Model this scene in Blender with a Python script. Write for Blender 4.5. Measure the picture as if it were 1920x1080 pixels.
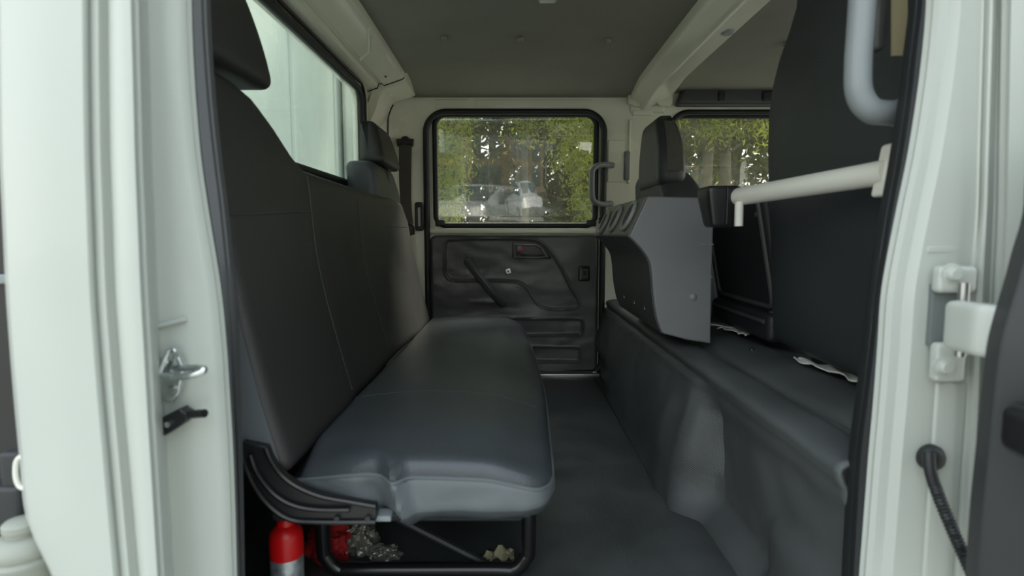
import bpy, bmesh, math, random
import numpy as np
from mathutils import Vector, Matrix, noise
from math import sin, cos, pi, radians, atan
random.seed(7)
S = bpy.context.scene
for o in list(bpy.data.objects): bpy.data.objects.remove(o)
COL = S.collection
GROUND = 1.5            # camera height above the ground outside; everything is built about the camera height, then lifted

# ------------------------------------------------------------------ camera
F = 1067.0
PITCH = atan(100 / F)
cd = bpy.data.cameras.new('camera'); cam = bpy.data.objects.new('camera', cd); COL.objects.link(cam)
cd.sensor_width = 36; cd.lens = F / 1920 * 36
cd.clip_start = 0.02; cd.clip_end = 300
cam.location = (0, 0, 0); cam.rotation_euler = (pi / 2 - PITCH, 0, 0)
cd.dof.use_dof = True; cd.dof.focus_distance = 2.3; cd.dof.aperture_fstop = 4.0
S.camera = cam
# ------------------------------------------------------------------ world, sun, exposure
S.view_settings.view_transform = 'Standard'; S.view_settings.look = 'None'
S.view_settings.gamma = 1; S.view_settings.use_curve_mapping = False
S.view_settings.exposure = 1.15
w = bpy.data.worlds.new('sky'); S.world = w; w.use_nodes = True
nt = w.node_tree; bg = nt.nodes['Background']
tc = nt.nodes.new('ShaderNodeTexCoord'); sx = nt.nodes.new('ShaderNodeSeparateXYZ'); rp = nt.nodes.new('ShaderNodeValToRGB')
nt.links.new(tc.outputs['Generated'], sx.inputs[0]); nt.links.new(sx.outputs['Z'], rp.inputs[0]); nt.links.new(rp.outputs[0], bg.inputs[0])
rp.color_ramp.elements[0].position = 0.0; rp.color_ramp.elements[0].color = (1.0, .97, .86, 1)
rp.color_ramp.elements[1].position = 0.5; rp.color_ramp.elements[1].color = (.78, .90, .98, 1)
bg.inputs[1].default_value = 1.25
sd = bpy.data.lights.new('sun', 'SUN'); sd.energy = 2.2; sd.angle = radians(12); sd.color = (1, .93, .8)
sun = bpy.data.objects.new('sun', sd); COL.objects.link(sun)
sun.rotation_euler = Vector((-.55, -.62, -.62)).to_track_quat('-Z', 'Y').to_euler()   # low, ahead of the truck, behind the trees

# ------------------------------------------------------------------ measuring helpers (turn a pixel of the photograph into a real point)
def ray(px, py):
    a = (px - 960) / F; b = (540 - py) / F
    return Vector((a, cos(PITCH) + b * sin(PITCH), -sin(PITCH) + b * cos(PITCH)))
def at(px, py, Y): d = ray(px, py); return d * (Y / d.y)
def atx(px, py, X): d = ray(px, py); return d * (X / d.x)
def atz(px, py, Z): d = ray(px, py); return d * (Z / d.z)
def sm(a, b, x):
    t = min(1, max(0, (x - a) / (b - a))); return t * t * (3 - 2 * t)
def lerp(a, b, t): return a + (b - a) * t
def interp(tab, x):
    if x <= tab[0][0]: return tab[0][1]
    for (a, u), (b, v) in zip(tab, tab[1:]):
        if x <= b: return u + (v - u) * (x - a) / (b - a)
    return tab[-1][1]
def nz(p, s): return noise.noise(Vector(p) * s)

# ------------------------------------------------------------------ materials
MATS = {}
def mat(name, col, rough=.5, metal=0, bump=None, var=None, coat=0, spec=.5, bumpd=.002, trans=None, emit=None):
    m = bpy.data.materials.new(name); m.use_nodes = True; t = m.node_tree; b = t.nodes['Principled BSDF']
    b.inputs['Base Color'].default_value = (*col, 1); b.inputs['Roughness'].default_value = rough
    b.inputs['Metallic'].default_value = metal; b.inputs['Specular IOR Level'].default_value = spec
    b.inputs['Coat Weight'].default_value = coat; b.inputs['Coat Roughness'].default_value = .08
    c = t.nodes.new('ShaderNodeTexCoord')
    if var:
        sc, amt = var
        n = t.nodes.new('ShaderNodeTexNoise'); n.inputs['Scale'].default_value = sc; n.inputs['Detail'].default_value = 6
        t.links.new(c.outputs['Object'], n.inputs['Vector'])
        r = t.nodes.new('ShaderNodeValToRGB')
        r.color_ramp.elements[0].position = .3; r.color_ramp.elements[1].position = .7
        r.color_ramp.elements[0].color = (*[x * (1 - amt) for x in col], 1)
        r.color_ramp.elements[1].color = (*[min(1, x * (1 + amt)) for x in col], 1)
        t.links.new(n.outputs[0], r.inputs[0]); t.links.new(r.outputs[0], b.inputs['Base Color'])
        mr = t.nodes.new('ShaderNodeMapRange'); mr.inputs['To Min'].default_value = rough - .08; mr.inputs['To Max'].default_value = rough + .08
        t.links.new(n.outputs[0], mr.inputs[0]); t.links.new(mr.outputs[0], b.inputs['Roughness'])
    if bump:
        kind, sc, st = bump
        if kind == 'noise':
            n = t.nodes.new('ShaderNodeTexNoise'); n.inputs['Scale'].default_value = sc; n.inputs['Detail'].default_value = 3; out = n.outputs[0]
        elif kind == 'leather':
            n = t.nodes.new('ShaderNodeTexVoronoi'); n.inputs['Scale'].default_value = sc; n.feature = 'SMOOTH_F1'; out = n.outputs[0]
        elif kind == 'weave':
            n = t.nodes.new('ShaderNodeTexWave'); n.inputs['Scale'].default_value = sc; n.bands_direction = 'DIAGONAL'; out = n.outputs[1]
        else:
            n = t.nodes.new('ShaderNodeTexWave'); n.inputs['Scale'].default_value = sc; n.bands_direction = 'Z'; out = n.outputs[1]
        t.links.new(c.outputs['Object'], n.inputs['Vector'])
        bp = t.nodes.new('ShaderNodeBump'); bp.inputs['Strength'].default_value = st; bp.inputs['Distance'].default_value = bumpd
        t.links.new(out, bp.inputs['Height']); t.links.new(bp.outputs[0], b.inputs['Normal'])
    if trans:
        tr = t.nodes.new('ShaderNodeBsdfTranslucent'); tr.inputs[0].default_value = (*trans, 1)
        mx = t.nodes.new('ShaderNodeMixShader'); mx.inputs[0].default_value = .55
        t.links.new(b.outputs[0], mx.inputs[1]); t.links.new(tr.outputs[0], mx.inputs[2])
        t.links.new(mx.outputs[0], t.nodes['Material Output'].inputs[0])
    MATS[name] = m; return m
def glass(name, tint, refl, dust, dustcol=(.7, .72, .68), rough=.01, scale=3):
    m = bpy.data.materials.new(name); m.use_nodes = True; t = m.node_tree; t.nodes.remove(t.nodes['Principled BSDF'])
    tr = t.nodes.new('ShaderNodeBsdfTransparent'); tr.inputs[0].default_value = (*tint, 1)
    gl = t.nodes.new('ShaderNodeBsdfGlossy'); gl.inputs['Roughness'].default_value = rough
    df = t.nodes.new('ShaderNodeBsdfTranslucent'); df.inputs[0].default_value = (*dustcol, 1)
    d2 = t.nodes.new('ShaderNodeBsdfDiffuse'); d2.inputs[0].default_value = (*dustcol, 1)
    md = t.nodes.new('ShaderNodeMixShader'); md.inputs[0].default_value = .4
    t.links.new(df.outputs[0], md.inputs[1]); t.links.new(d2.outputs[0], md.inputs[2])
    m1 = t.nodes.new('ShaderNodeMixShader'); m2 = t.nodes.new('ShaderNodeMixShader'); m1.inputs[0].default_value = refl
    c = t.nodes.new('ShaderNodeTexCoord'); n = t.nodes.new('ShaderNodeTexNoise'); n.inputs['Scale'].default_value = scale; n.inputs['Detail'].default_value = 5
    mp = t.nodes.new('ShaderNodeMapping'); mp.inputs['Scale'].default_value = (1, 1, .35)
    t.links.new(c.outputs['Object'], mp.inputs[0]); t.links.new(mp.outputs[0], n.inputs['Vector'])
    mr = t.nodes.new('ShaderNodeMapRange'); mr.inputs['From Min'].default_value = .3; mr.inputs['From Max'].default_value = .7
    mr.inputs['To Min'].default_value = dust * .35; mr.inputs['To Max'].default_value = dust * 1.65
    t.links.new(n.outputs[0], mr.inputs[0]); t.links.new(mr.outputs[0], m2.inputs[0])
    t.links.new(tr.outputs[0], m1.inputs[1]); t.links.new(gl.outputs[0], m1.inputs[2])
    t.links.new(m1.outputs[0], m2.inputs[1]); t.links.new(md.outputs[0], m2.inputs[2])
    t.links.new(m2.outputs[0], t.nodes['Material Output'].inputs[0]); return m

paint = mat('white_paint_darkened', (.45, .475, .44), .38, coat=.15, var=(2, .03))  # the cab's white paint, darkened in colour against the strong outdoor light
paint_in = mat('white_paint_lightened', (.82, .80, .66), .25, coat=.4, var=(3, .04))  # same paint, lightened and warmed in colour to offset the dim cab
backvinyl = mat('seat_vinyl_shaded', (.034, .034, .033), .48, bump=('leather', 420, .25), var=(5, .07))  # same vinyl as the cushion, with the backrest's shade in its colour
vinyl = mat('seat_vinyl', (.050, .057, .064), .34, bump=('leather', 420, .25), var=(5, .07))
vinyl_side = mat('seat_side_vinyl', (.115, .128, .138), .5, bump=('noise', 300, .2))
rubber = mat('black_rubber', (.012, .013, .014), .5)
seal_grey = mat('grey_rubber_seal', (.085, .088, .092), .6)
seal_dark = mat('dark_rubber_seal', (.012, .014, .016), .6)
black = mat('black_plastic', (.012, .012, .013), .38)
blackgloss = mat('black_enamel', (.01, .01, .011), .22)
trimvinyl = mat('door_trim_vinyl', (.092, .092, .093), .33, bump=('leather', 300, .25), var=(4, .1))
head = mat('headliner', (.27, .26, .22), .9, bump=('noise', 500, .4), var=(6, .06))
matfloor = mat('floor_mat', (.055, .060, .062), .42, bump=('noise', 160, .35), var=(5, .4))
matris = mat('tunnel_mat', (.085, .092, .095), .42, bump=('weave', 160, .35), var=(6, .2), bumpd=.003)
darkpl = mat('dark_cab_plastic', (.02, .022, .025), .5)
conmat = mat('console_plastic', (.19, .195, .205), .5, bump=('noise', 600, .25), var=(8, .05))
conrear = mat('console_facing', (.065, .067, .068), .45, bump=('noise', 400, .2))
frontv = mat('front_seat_vinyl', (.030, .034, .038), .45, bump=('leather', 350, .2), var=(4, .1))
meshfab = mat('mesh_fabric', (.075, .07, .062), .8, bump=('leather', 260, .8))
chrome = mat('zinc_steel', (.62, .66, .66), .25, 1, var=(60, .2))
steel = mat('brushed_steel', (.5, .5, .5), .35, 1)
whitepl = mat('white_enamel_tube', (.74, .73, .66), .4)
greytube = mat('grey_plastic_tube', (.22, .24, .25), .42)
webbing = mat('belt_webbing', (.075, .068, .058), .75, bump=('wave', 500, .3))
red = mat('red_plastic', (.62, .006, .008), .35)
redcloth = mat('red_cloth', (.30, .006, .008), .8, bump=('noise', 80, .6))
silver = mat('silver_label', (.42, .45, .47), .38, .7, var=(70, .4))
tan = mat('tan_webbing', (.36, .31, .19), .8)
cloth = mat('white_cloth', (.66, .66, .62), .85, bump=('noise', 90, .5))
bark = mat('tree_bark', (.085, .07, .048), .9, bump=('noise', 30, .8), var=(9, .4), bumpd=.02)
leafm = [mat('leaf_bright', (.09, .12, .015), .5, trans=(.42, .47, .045)), mat('leaf_olive', (.05, .06, .014), .55, trans=(.13, .145, .025)),
         mat('leaf_dark', (.03, .036, .013), .6, trans=(.06, .068, .018))]
bounce_ground = mat('pale_bounce_ground', (.36, .35, .31), .9, bump=('noise', 60, .5), var=(2, .2))  # unseen ground, made pale so that it bounces light into the cab
boxwall = mat('cargo_box_skin', (.50, .54, .50), .5, var=(3, .05))
carp = mat('car_paint', (.78, .79, .8), .25, coat=.5)
tyre = mat('tyre_rubber', (.02, .02, .02), .8)
plaster = mat('building_plaster', (.30, .23, .17), .9, var=(2, .1))
bluepane = mat('blue_window_glass', (.09, .13, .15), .2)
foil = mat('clear_crumpled_film', (.24, .23, .2), .2, .4, bump=('noise', 60, .9), bumpd=.01)
card = mat('cardboard_scrap', (.32, .29, .18), .85)
reservoir_m = mat('grey_reservoir_plastic', (.30, .31, .27), .5)
redmark = mat('red_mark', (.5, .02, .03), .4)
sidewindow = glass('side_window_glass', (.96, .97, .94), .12, .03, dustcol=(.55, .55, .42))
rearwindow = glass('rear_window_glass', (.88, .93, .90), .09, .30, scale=2, dustcol=(.78, .85, .80))

# ------------------------------------------------------------------ object helpers
def obj(name, me, m, parent=None, smooth=True, label=None, kind=None, cat=None, group=None, bevel=0, sub=0, auto=True):
    if isinstance(me, bmesh.types.BMesh):
        bm = me; me = bpy.data.meshes.new(name)
        if parent is not None: bmesh.ops.translate(bm, verts=bm.verts, vec=-wloc(parent))
        bmesh.ops.recalc_face_normals(bm, faces=bm.faces)
        bm.to_mesh(me); bm.free()
    elif parent is not None:
        me.transform(Matrix.Translation(-wloc(parent)))
    o = bpy.data.objects.new(name, me); COL.objects.link(o)
    if m: me.materials.append(m)
    if smooth:
        for p in me.polygons: p.use_smooth = True
        me.set_sharp_from_angle(angle=radians(42))
    if parent is not None: o.parent = parent
    if bevel:
        b = o.modifiers.new('bevel', 'BEVEL'); b.width = bevel; b.segments = 3; b.limit_method = 'ANGLE'; b.angle_limit = radians(35)
    if sub:
        s = o.modifiers.new('sub', 'SUBSURF'); s.levels = s.render_levels = sub
    if parent is None and kind is None and me.vertices:          # origin at the base of the thing
        c = [v.co for v in me.vertices]
        base = Vector(((min(v.x for v in c) + max(v.x for v in c)) / 2, (min(v.y for v in c) + max(v.y for v in c)) / 2, min(v.z for v in c)))
        me.transform(Matrix.Translation(-base)); o.location = base
    if label: o['label'] = label
    if kind: o['kind'] = kind
    if cat: o['category'] = cat
    if group: o['group'] = group
    return o
def wloc(o):
    v = Vector(o.location)
    while o.parent is not None: o = o.parent; v += Vector(o.location)
    return v
def thing(name, label, cat, loc, group=None, kind=None):
    o = bpy.data.objects.new(name, None); COL.objects.link(o); o.empty_display_size = .05
    o.location = loc; o['label'] = label
    if kind: o['kind'] = kind
    else: o['category'] = cat
    if group: o['group'] = group
    return o
def copy_tree(o, parent=None):
    c = o.copy(); COL.objects.link(c)
    if parent is not None: c.parent = parent
    for ch in list(o.children): copy_tree(ch, c)
    return c

def axis(a, b, r, n):
    k = 4
    L = [a + r * (1 - cos(i * pi / 2 / k)) for i in range(k + 1)]
    M = [a + r + (b - a - 2 * r) * i / n for i in range(1, n)]
    R = [b - r * (1 - cos(i * pi / 2 / k)) for i in range(k, -1, -1)]
    return L + M + R
def rbox(x0, x1, y0, y1, z0, z1, r, n=(4, 4, 4), f=None, bm=None):
    bm = bm or bmesh.new(); r = min(r, (x1 - x0) * .499, (y1 - y0) * .499, (z1 - z0) * .499)
    A = [axis(x0, x1, r, n[0]), axis(y0, y1, r, n[1]), axis(z0, z1, r, n[2])]
    lo = (x0 + r, y0 + r, z0 + r); hi = (x1 - r, y1 - r, z1 - r); idx = {}
    def V(i, j, k):
        if (i, j, k) in idx: return idx[i, j, k]
        p = Vector((A[0][i], A[1][j], A[2][k]))
        c = Vector([min(max(p[q], lo[q]), hi[q]) for q in range(3)]); d = p - c
        if d.length > 1e-9: p = c + d.normalized() * r
        if f: p = Vector(f(p))
        idx[i, j, k] = bm.verts.new(p); return idx[i, j, k]
    N = [len(a) - 1 for a in A]
    for ax in range(3):
        u, v = [q for q in range(3) if q != ax]
        for s in (0, N[ax]):
            for i in range(N[u]):
                for j in range(N[v]):
                    def P(a, b):
                        t = [0, 0, 0]; t[ax] = s; t[u] = a; t[v] = b; return V(*t)
                    try: bm.faces.new([P(i, j), P(i + 1, j), P(i + 1, j + 1), P(i, j + 1)])
                    except ValueError: pass
    return bm
def box(x0, x1, y0, y1, z0, z1, bm=None):
    bm = bm or bmesh.new()
    v = [bm.verts.new((x, y, z)) for x in (x0, x1) for y in (y0, y1) for z in (z0, z1)]
    for f in ((0, 1, 3, 2), (4, 6, 7, 5), (0, 4, 5, 1), (2, 3, 7, 6), (0, 2, 6, 4), (1, 5, 7, 3)): bm.faces.new([v[i] for i in f])
    return bm
def catmull(P, k=6, closed=False):
    P = [Vector(p) for p in P]; out = []; n = len(P)
    for i in range(n if closed else n - 1):
        if closed: a, b, c, d = P[i - 1], P[i], P[(i + 1) % n], P[(i + 2) % n]
        else: a, b, c, d = P[max(i - 1, 0)], P[i], P[i + 1], P[min(i + 2, n - 1)]
        for j in range(k):
            t = j / k
            out.append(.5 * ((2 * b) + (c - a) * t + (2 * a - 5 * b + 4 * c - d) * t * t + (3 * b - a - 3 * c + d) * t ** 3))
    if not closed: out.append(P[-1])
    return out
def tube(P, r, n=12, closed=False, bm=None, sq=1, rf=None):
    """swept tube; sq flattens along the second frame axis; rf(t) scales the radius"""
    bm = bm or bmesh.new(); P = [Vector(p) for p in P]; N = len(P); rings = []
    T = [((P[(i + 1) % N] if closed or i < N - 1 else P[i]) - (P[i - 1] if closed or i > 0 else P[i])).normalized() for i in range(N)]
    up = Vector((0, 0, 1)) if abs(T[0].z) < .9 else Vector((0, 1, 0))
    nrm = (up - T[0] * up.dot(T[0])).normalized()
    for i in range(N):
        nrm = (nrm - T[i] * nrm.dot(T[i])).normalized(); bn = T[i].cross(nrm)
        rr = r * (rf(i / (N - 1)) if rf else 1)
        rings.append([bm.verts.new(P[i] + nrm * cos(2 * pi * k / n) * rr + bn * sin(2 * pi * k / n) * rr * sq) for k in range(n)])
    for i in range(N if closed else N - 1):
        a, b = rings[i], rings[(i + 1) % N]
        for k in range(n): bm.faces.new([a[k], a[(k + 1) % n], b[(k + 1) % n], b[k]])
    if not closed: bm.faces.new(rings[0][::-1]); bm.faces.new(rings[-1])
    return bm
def prism(poly, axis_, a, b, bm=None):
    """poly in the two other axes, extruded from a to b along axis_"""
    bm = bm or bmesh.new()
    def V(p, h): return {'x': (h, p[0], p[1]), 'y': (p[0], h, p[1]), 'z': (p[0], p[1], h)}[axis_]
    A = [bm.verts.new(V(p, a)) for p in poly]; B = [bm.verts.new(V(p, b)) for p in poly]; n = len(poly)
    bm.faces.new(A); bm.faces.new(B[::-1])
    for i in range(n): bm.faces.new([A[i], A[(i + 1) % n], B[(i + 1) % n], B[i]])
    return bm
def lathe(prof, c, n=24, ax='z', bm=None):
    bm = bm or bmesh.new(); c = Vector(c); rings = []
    for r, h in prof:
        ring = []
        for k in range(n):
            u, v = cos(2 * pi * k / n) * max(r, 1e-4), sin(2 * pi * k / n) * max(r, 1e-4)
            ring.append(bm.verts.new(c + Vector({'z': (u, v, h), 'y': (u, h, v), 'x': (h, u, v)}[ax])))
        rings.append(ring)
    for a, b in zip(rings, rings[1:]):
        for k in range(n): bm.faces.new([a[k], a[(k + 1) % n], b[(k + 1) % n], b[k]])
    bm.faces.new(rings[0][::-1]); bm.faces.new(rings[-1]); return bm
def loft(rows, thick=None, bm=None, k=0):
    """rows of points -> surface; thick = vector offset that closes it into a slab"""
    bm = bm or bmesh.new()
    if k: # smooth along the row direction
        cols = [catmull([r[i] for r in rows], k) for i in range(len(rows[0]))]
        rows = [[c[j] for c in cols] for j in range(len(cols[0]))]
    g = [[bm.verts.new(p) for p in r] for r in rows]
    m, n = len(g), len(g[0])
    for i in range(m - 1):
        for j in range(n - 1): bm.faces.new([g[i][j], g[i][j + 1], g[i + 1][j + 1], g[i + 1][j]])
    if thick is not None:
        t = Vector(thick); h = [[bm.verts.new(v.co + t) for v in r] for r in g]
        for i in range(m - 1):
            for j in range(n - 1): bm.faces.new([h[i][j], h[i + 1][j], h[i + 1][j + 1], h[i][j + 1]])
        for i in range(m - 1):
            bm.faces.new([g[i][0], g[i + 1][0], h[i + 1][0], h[i][0]]); bm.faces.new([g[i][-1], h[i][-1], h[i + 1][-1], g[i + 1][-1]])
        for j in range(n - 1):
            bm.faces.new([g[0][j], h[0][j], h[0][j + 1], g[0][j + 1]]); bm.faces.new([g[-1][j], g[-1][j + 1], h[-1][j + 1], h[-1][j]])
    return bm
def rrect(x0, x1, z0, z1, r, n=8):
    """rounded rectangle; r = radius or (bl, br, tr, tl)"""
    R = r if isinstance(r, tuple) else (r,) * 4; P = []
    for (cx, cz, a0), rr in zip(((x0, z0, pi), (x1, z0, 1.5 * pi), (x1, z1, 0), (x0, z1, .5 * pi)), R):
        ccx = cx + rr if cx == x0 else cx - rr; ccz = cz + rr if cz == z0 else cz - rr
        for i in range(n + 1): P.append((ccx + rr * cos(a0 + i * pi / 2 / n), ccz + rr * sin(a0 + i * pi / 2 / n)))
    return P
def plate(outer, holes, y0, thick, bevel=.003, axis_='y'):
    """flat plate with holes in the x-z plane (or y-z plane with axis_='x')"""
    cu = bpy.data.curves.new('c', 'CURVE'); cu.dimensions = '2D'; cu.fill_mode = 'BOTH'; cu.extrude = thick / 2 - bevel; cu.bevel_depth = bevel; cu.bevel_resolution = 2; cu.offset = -bevel
    for poly in [outer] + holes:
        s = cu.splines.new('POLY'); s.points.add(len(poly) - 1); s.use_cyclic_u = True
        for p, q in zip(s.points, poly): p.co = (q[0], q[1], 0, 1)
    o = bpy.data.objects.new('c', cu); COL.objects.link(o)
    dg = bpy.context.evaluated_depsgraph_get(); me = bpy.data.meshes.new_from_object(o.evaluated_get(dg))
    bpy.data.objects.remove(o); bpy.data.curves.remove(cu); me.materials.clear()
    if axis_ == 'y': M = Matrix(((1, 0, 0, 0), (0, 0, 1, y0 + thick / 2), (0, 1, 0, 0), (0, 0, 0, 1)))
    else: M = Matrix(((0, 0, 1, y0 + thick / 2), (1, 0, 0, 0), (0, 1, 0, 0), (0, 0, 0, 1)))
    me.transform(M)
    b = bmesh.new(); b.from_mesh(me); bmesh.ops.remove_doubles(b, verts=b.verts, dist=1e-5); bmesh.ops.recalc_face_normals(b, faces=b.faces); b.to_mesh(me); b.free()
    return me
def sdf(poly, x, z):
    d = 1e9; ins = False; n = len(poly); j = n - 1
    for i in range(n):
        ax, az = poly[j]; bx, bz = poly[i]; ex, ez = bx - ax, bz - az; wx, wz = x - ax, z - az
        t = max(0, min(1, (wx * ex + wz * ez) / (ex * ex + ez * ez + 1e-12)))
        d = min(d, (wx - ex * t) ** 2 + (wz - ez * t) ** 2)
        if (az > z) != (bz > z) and x < (bx - ax) * (z - az) / (bz - az) + ax: ins = not ins
        j = i
    return -math.sqrt(d) if ins else math.sqrt(d)

FL = -.67; CE = .66; FY = 2.70
# ================================================================== OUTSIDE: ground
o = obj('ground', box(-60, 60, -60, 60, -GROUND - .1, -GROUND), bounce_ground, kind='structure', smooth=False)
obj('dark_strip', box(-40, 40, -37, -9, -GROUND, -GROUND + .02), mat('dark_strip_green', (.035, .05, .018), .9, bump=('noise', 40, .8), var=(3, .3)), o, smooth=False)  # added dark strip that keeps ground glare out of the window reflection

# ================================================================== CAB SHELL
# floor
def ffl(p):
    if p.z > FL - .01:
        p.z += .006 * nz((p.x, p.y, 0), 5) + .004 * nz((p.x, p.y, 3), 13)
    return p
bm = bmesh.new(); rows = []
for j in range(60):
    y = lerp(.62, 2.74, j / 59)
    rows.append([ffl(Vector((lerp(-.62, .56, i / 40), y, FL))) for i in range(41)])
obj('floor', loft(rows, (0, 0, -.05)), matfloor, kind='structure')
# ceiling: grey headliner with a soft roll at the far edge
rows = []
for j in range(64):
    y = lerp(.70, 2.74, j / 63); drop = 0
    row = []
    for i in range(60):
        x = lerp(-.50, 1.75, i / 59)
        z = CE + .012 * sin(pi * (y - .7) / 2.0) - .03 * sm(2.45, 2.72, y) * 1.0
        if x > .62: z += .02 * sm(2.5, 2.72, y)
        for bx in (-.222, .035, .325, .94): z += .006 * math.exp(-((x - bx) ** 2 + (y - 1.86) ** 2) / .0006)
        row.append(Vector((x, y, z)))
    rows.append(row)
ceil = obj('ceiling', loft(rows, (0, 0, .04)), head, kind='structure')
for bx, by in ((832, 68), (977, 70), (1140, 72), (1475, 78)):
    p = atz(bx, by, CE + .012)
    obj('button', lathe([(.011, -.001), (.012, .003), (.010, .008), (.012, .012)], (p.x, p.y, CE - .004), 16), head, ceil)
# dome lamp
dl = thing('dome_lamp', 'small chrome dome lamp fixed to the grey headliner', 'lamp', atz(1028, -26, CE) + Vector((0, 0, -.03)))
c = wloc(dl)
obj('housing', rbox(c.x - .035, c.x + .035, c.y - .06, c.y + .06, CE - .012, CE + .012, .008), chrome, dl)
obj('lens', rbox(c.x - .028, c.x + .028, c.y - .045, c.y + .045, CE - .03, CE - .008, .012), steel, dl)

# far side of the cab, with the two door openings
def fx(px): return (px - 959) / F * FY
def fz(py): return at(960, py, FY).z
D1 = rrect(fx(798), fx(1131), -.665, fz(206), (.05, .05, .10, .10))
D2 = rrect(fx(1246), 1.62, -.62, fz(207), (.05, .05, .09, .09))
far = obj('wall_far', plate([(-.62, -.72), (1.75, -.72), (1.75, .70), (-.62, .70)], [D1, D2], FY, .05), paint_in, kind='structure')
# far pillar details: pressed pads, slot, pockets
def pad(px0, px1, py0, py1, Y, t, m=paint_in, parent=far, name='pressed_pad', r=.01):
    a, b = at(px0, py1, Y), at(px1, py0, Y)
    return obj(name, rbox(a.x, b.x, Y - t, Y + .01, a.z, b.z, min(r, t + .004)), m, parent)
pad(1138, 1172, 262, 342, FY, .006); pad(1180, 1246, 196, 212, FY, .01)
pad(1184, 1224, 206, 218, FY, .014); pad(1176, 1183, 225, 345, FY, .012); pad(815, 880, 186, 203, FY, .004)
pad(890, 1110, 186, 202, FY, .003)
for px, py in ((1186, 196), (1225, 196)):
    p = at(px, py, FY - .012); obj('bolt', lathe([(.0, -.002), (.007, -.002), (.008, .002), (.008, .006)], p, 12, 'y'), steel, far)
obj('slot_liner', rbox(*[v for v in (at(1176, 0, FY).x, at(1186, 0, FY).x)], FY - .02, FY, at(0, 338, FY).z, at(0, 285, FY).z, .005), greytube, far)
# rear corner column, rounded, between the rear bulkhead and the far door
prof = [(-.60, 2.40), (-.598, 2.52), (-.585, 2.60), (-.565, 2.63), (-.555, 2.64), (-.545, 2.665), (-.52, 2.685), (-.48, 2.69), (-.43, 2.695), (-.412, 2.70)]
obj('corner_column', loft([[Vector((x, y, z)) for x, y in prof] for z in (-.68, -.3, 0, .3, .5, .62)], (-.01, .05, 0)), paint_in, far)

# ---- rear bulkhead on the left with the rear window
WX = -.60
WIN = rrect(.84, 2.30, .185, .565, .05)
lw = obj('wall_left', plate([(.74, -.72), (2.72, -.72), (2.72, .66), (.74, .66)], [WIN], WX - .03, .03, axis_='x'), paint_in, kind='structure')
obj('shade_panel', rbox(WX - .005, WX + .016, .79, 2.62, -.668, -.12, .006), darkpl, lw)  # added dark sheets, putting the under-bench shade on the pale wall
obj('shade_panel', rbox(-.60, -.44, .775, .792, -.668, -.12, .006), darkpl, lw)
w1 = thing('window_1', 'rear window of the cab, dusty glass in a black gasket', '', (WX, 1.4, .18), kind='structure')
obj('gasket', tube([(WX + .004, a, b) for a, b in WIN], .014, 10, True), rubber, w1)
obj('gasket_lip', tube([(WX + .016, a, b) for a, b in rrect(.82, 2.32, .165, .585, .06)], .006, 8, True), black, w1)
obj('pane', plate(rrect(.83, 2.31, .175, .575, .05), [], WX - .02, .005, .001, 'x'), rearwindow, w1)
obj('sash_strip', rbox(WX - .034, WX - .026, 2.09, 2.16, .19, .56, .003), mat('pale_sash', (.62, .66, .60), .5), w1)
# header between headliner and rear window
hp = [(-.44, .675), (-.446, .648), (-.455, .640), (-.53, .615), (-.537, .622), (-.552, .622), (-.558, .605), (-.575, .600), (-.595, .592), (-.612, .592)]
t2 = obj('trim_1', loft([[Vector((x, y, z)) for x, z in hp] for y in (.6, 1.0, 1.6, 2.2, 2.42)], (-.0, 0, .06)), paint_in, kind='structure')
cp = [(-.43, .68), (-.44, .632), (-.455, .622), (-.53, .600), (-.545, .58), (-.56, .54), (-.575, .50), (-.60, .46)]
obj('corner_cap', loft([[Vector((x, y, z)) for x, z in cp] for y in (2.425, 2.50, 2.58, 2.66)], (-.02, 0, .05)), paint_in, t2)
obj('joint_line', tube([(x + .001, 2.423, z - .001) for x, z in hp[1:]], .002, 6), rubber, t2)
obj('joint_line', tube(catmull([(-.565, 2.632, .0), (-.562, 2.632, .3), (-.56, 2.63, .50), (-.548, 2.62, .55), (-.53, 2.60, .575)], 5), .003, 6), rubber, t2)
for px, py in ((712, 140), (716, 142)):
    pass
obj('plug', lathe([(.0, -.002), (.004, -.002), (.004, .003)], (-.50, 2.32, .622), 10), black, t2)
obj('rib', tube([(-.448, 1.85, .642), (-.49, 2.02, .627), (-.53, 2.06, .612)], .006, 8), paint_in, t2)
obj('rib', tube([(-.452, 2.1, .640), (-.452, 1.6, .642), (-.452, 1.0, .642)], .004, 8), paint_in, t2)

# ---- roof beam between rear and front compartments
bp = [(.535, .69), (.538, .646), (.545, .637), (.553, .638), (.585, .611), (.597, .602), (.606, .602), (.614, .607), (.722, .652), (.738, .69)]
tb = obj('trim_2', loft([[Vector((x + (.0 if y < 2.3 else .01 * (y - 2.3)), y, z - (.0 if y < 2.45 else (y - 2.45) * .12))) for x, z in bp] for y in (.78, 1.2, 1.6, 2.0, 2.3, 2.45, 2.55, 2.64, 2.69)], (0, 0, .04)), paint_in, kind='structure')
p = atx(1367, 43, .672); 
obj('plug', lathe([(.0, -.003), (.017, -.003), (.019, .0), (.019, .006)], (.668, p.y, .622), 20), greytube, tb)
obj('foot_flange', prism([(.53, .60), (.56, .585), (.60, .585), (.615, .60), (.66, .60), (.68, .585), (.72, .585), (.735, .60), (.735, .64), (.53, .64)], 'y', 2.665, 2.70), paint_in, tb, bevel=.004)

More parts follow.
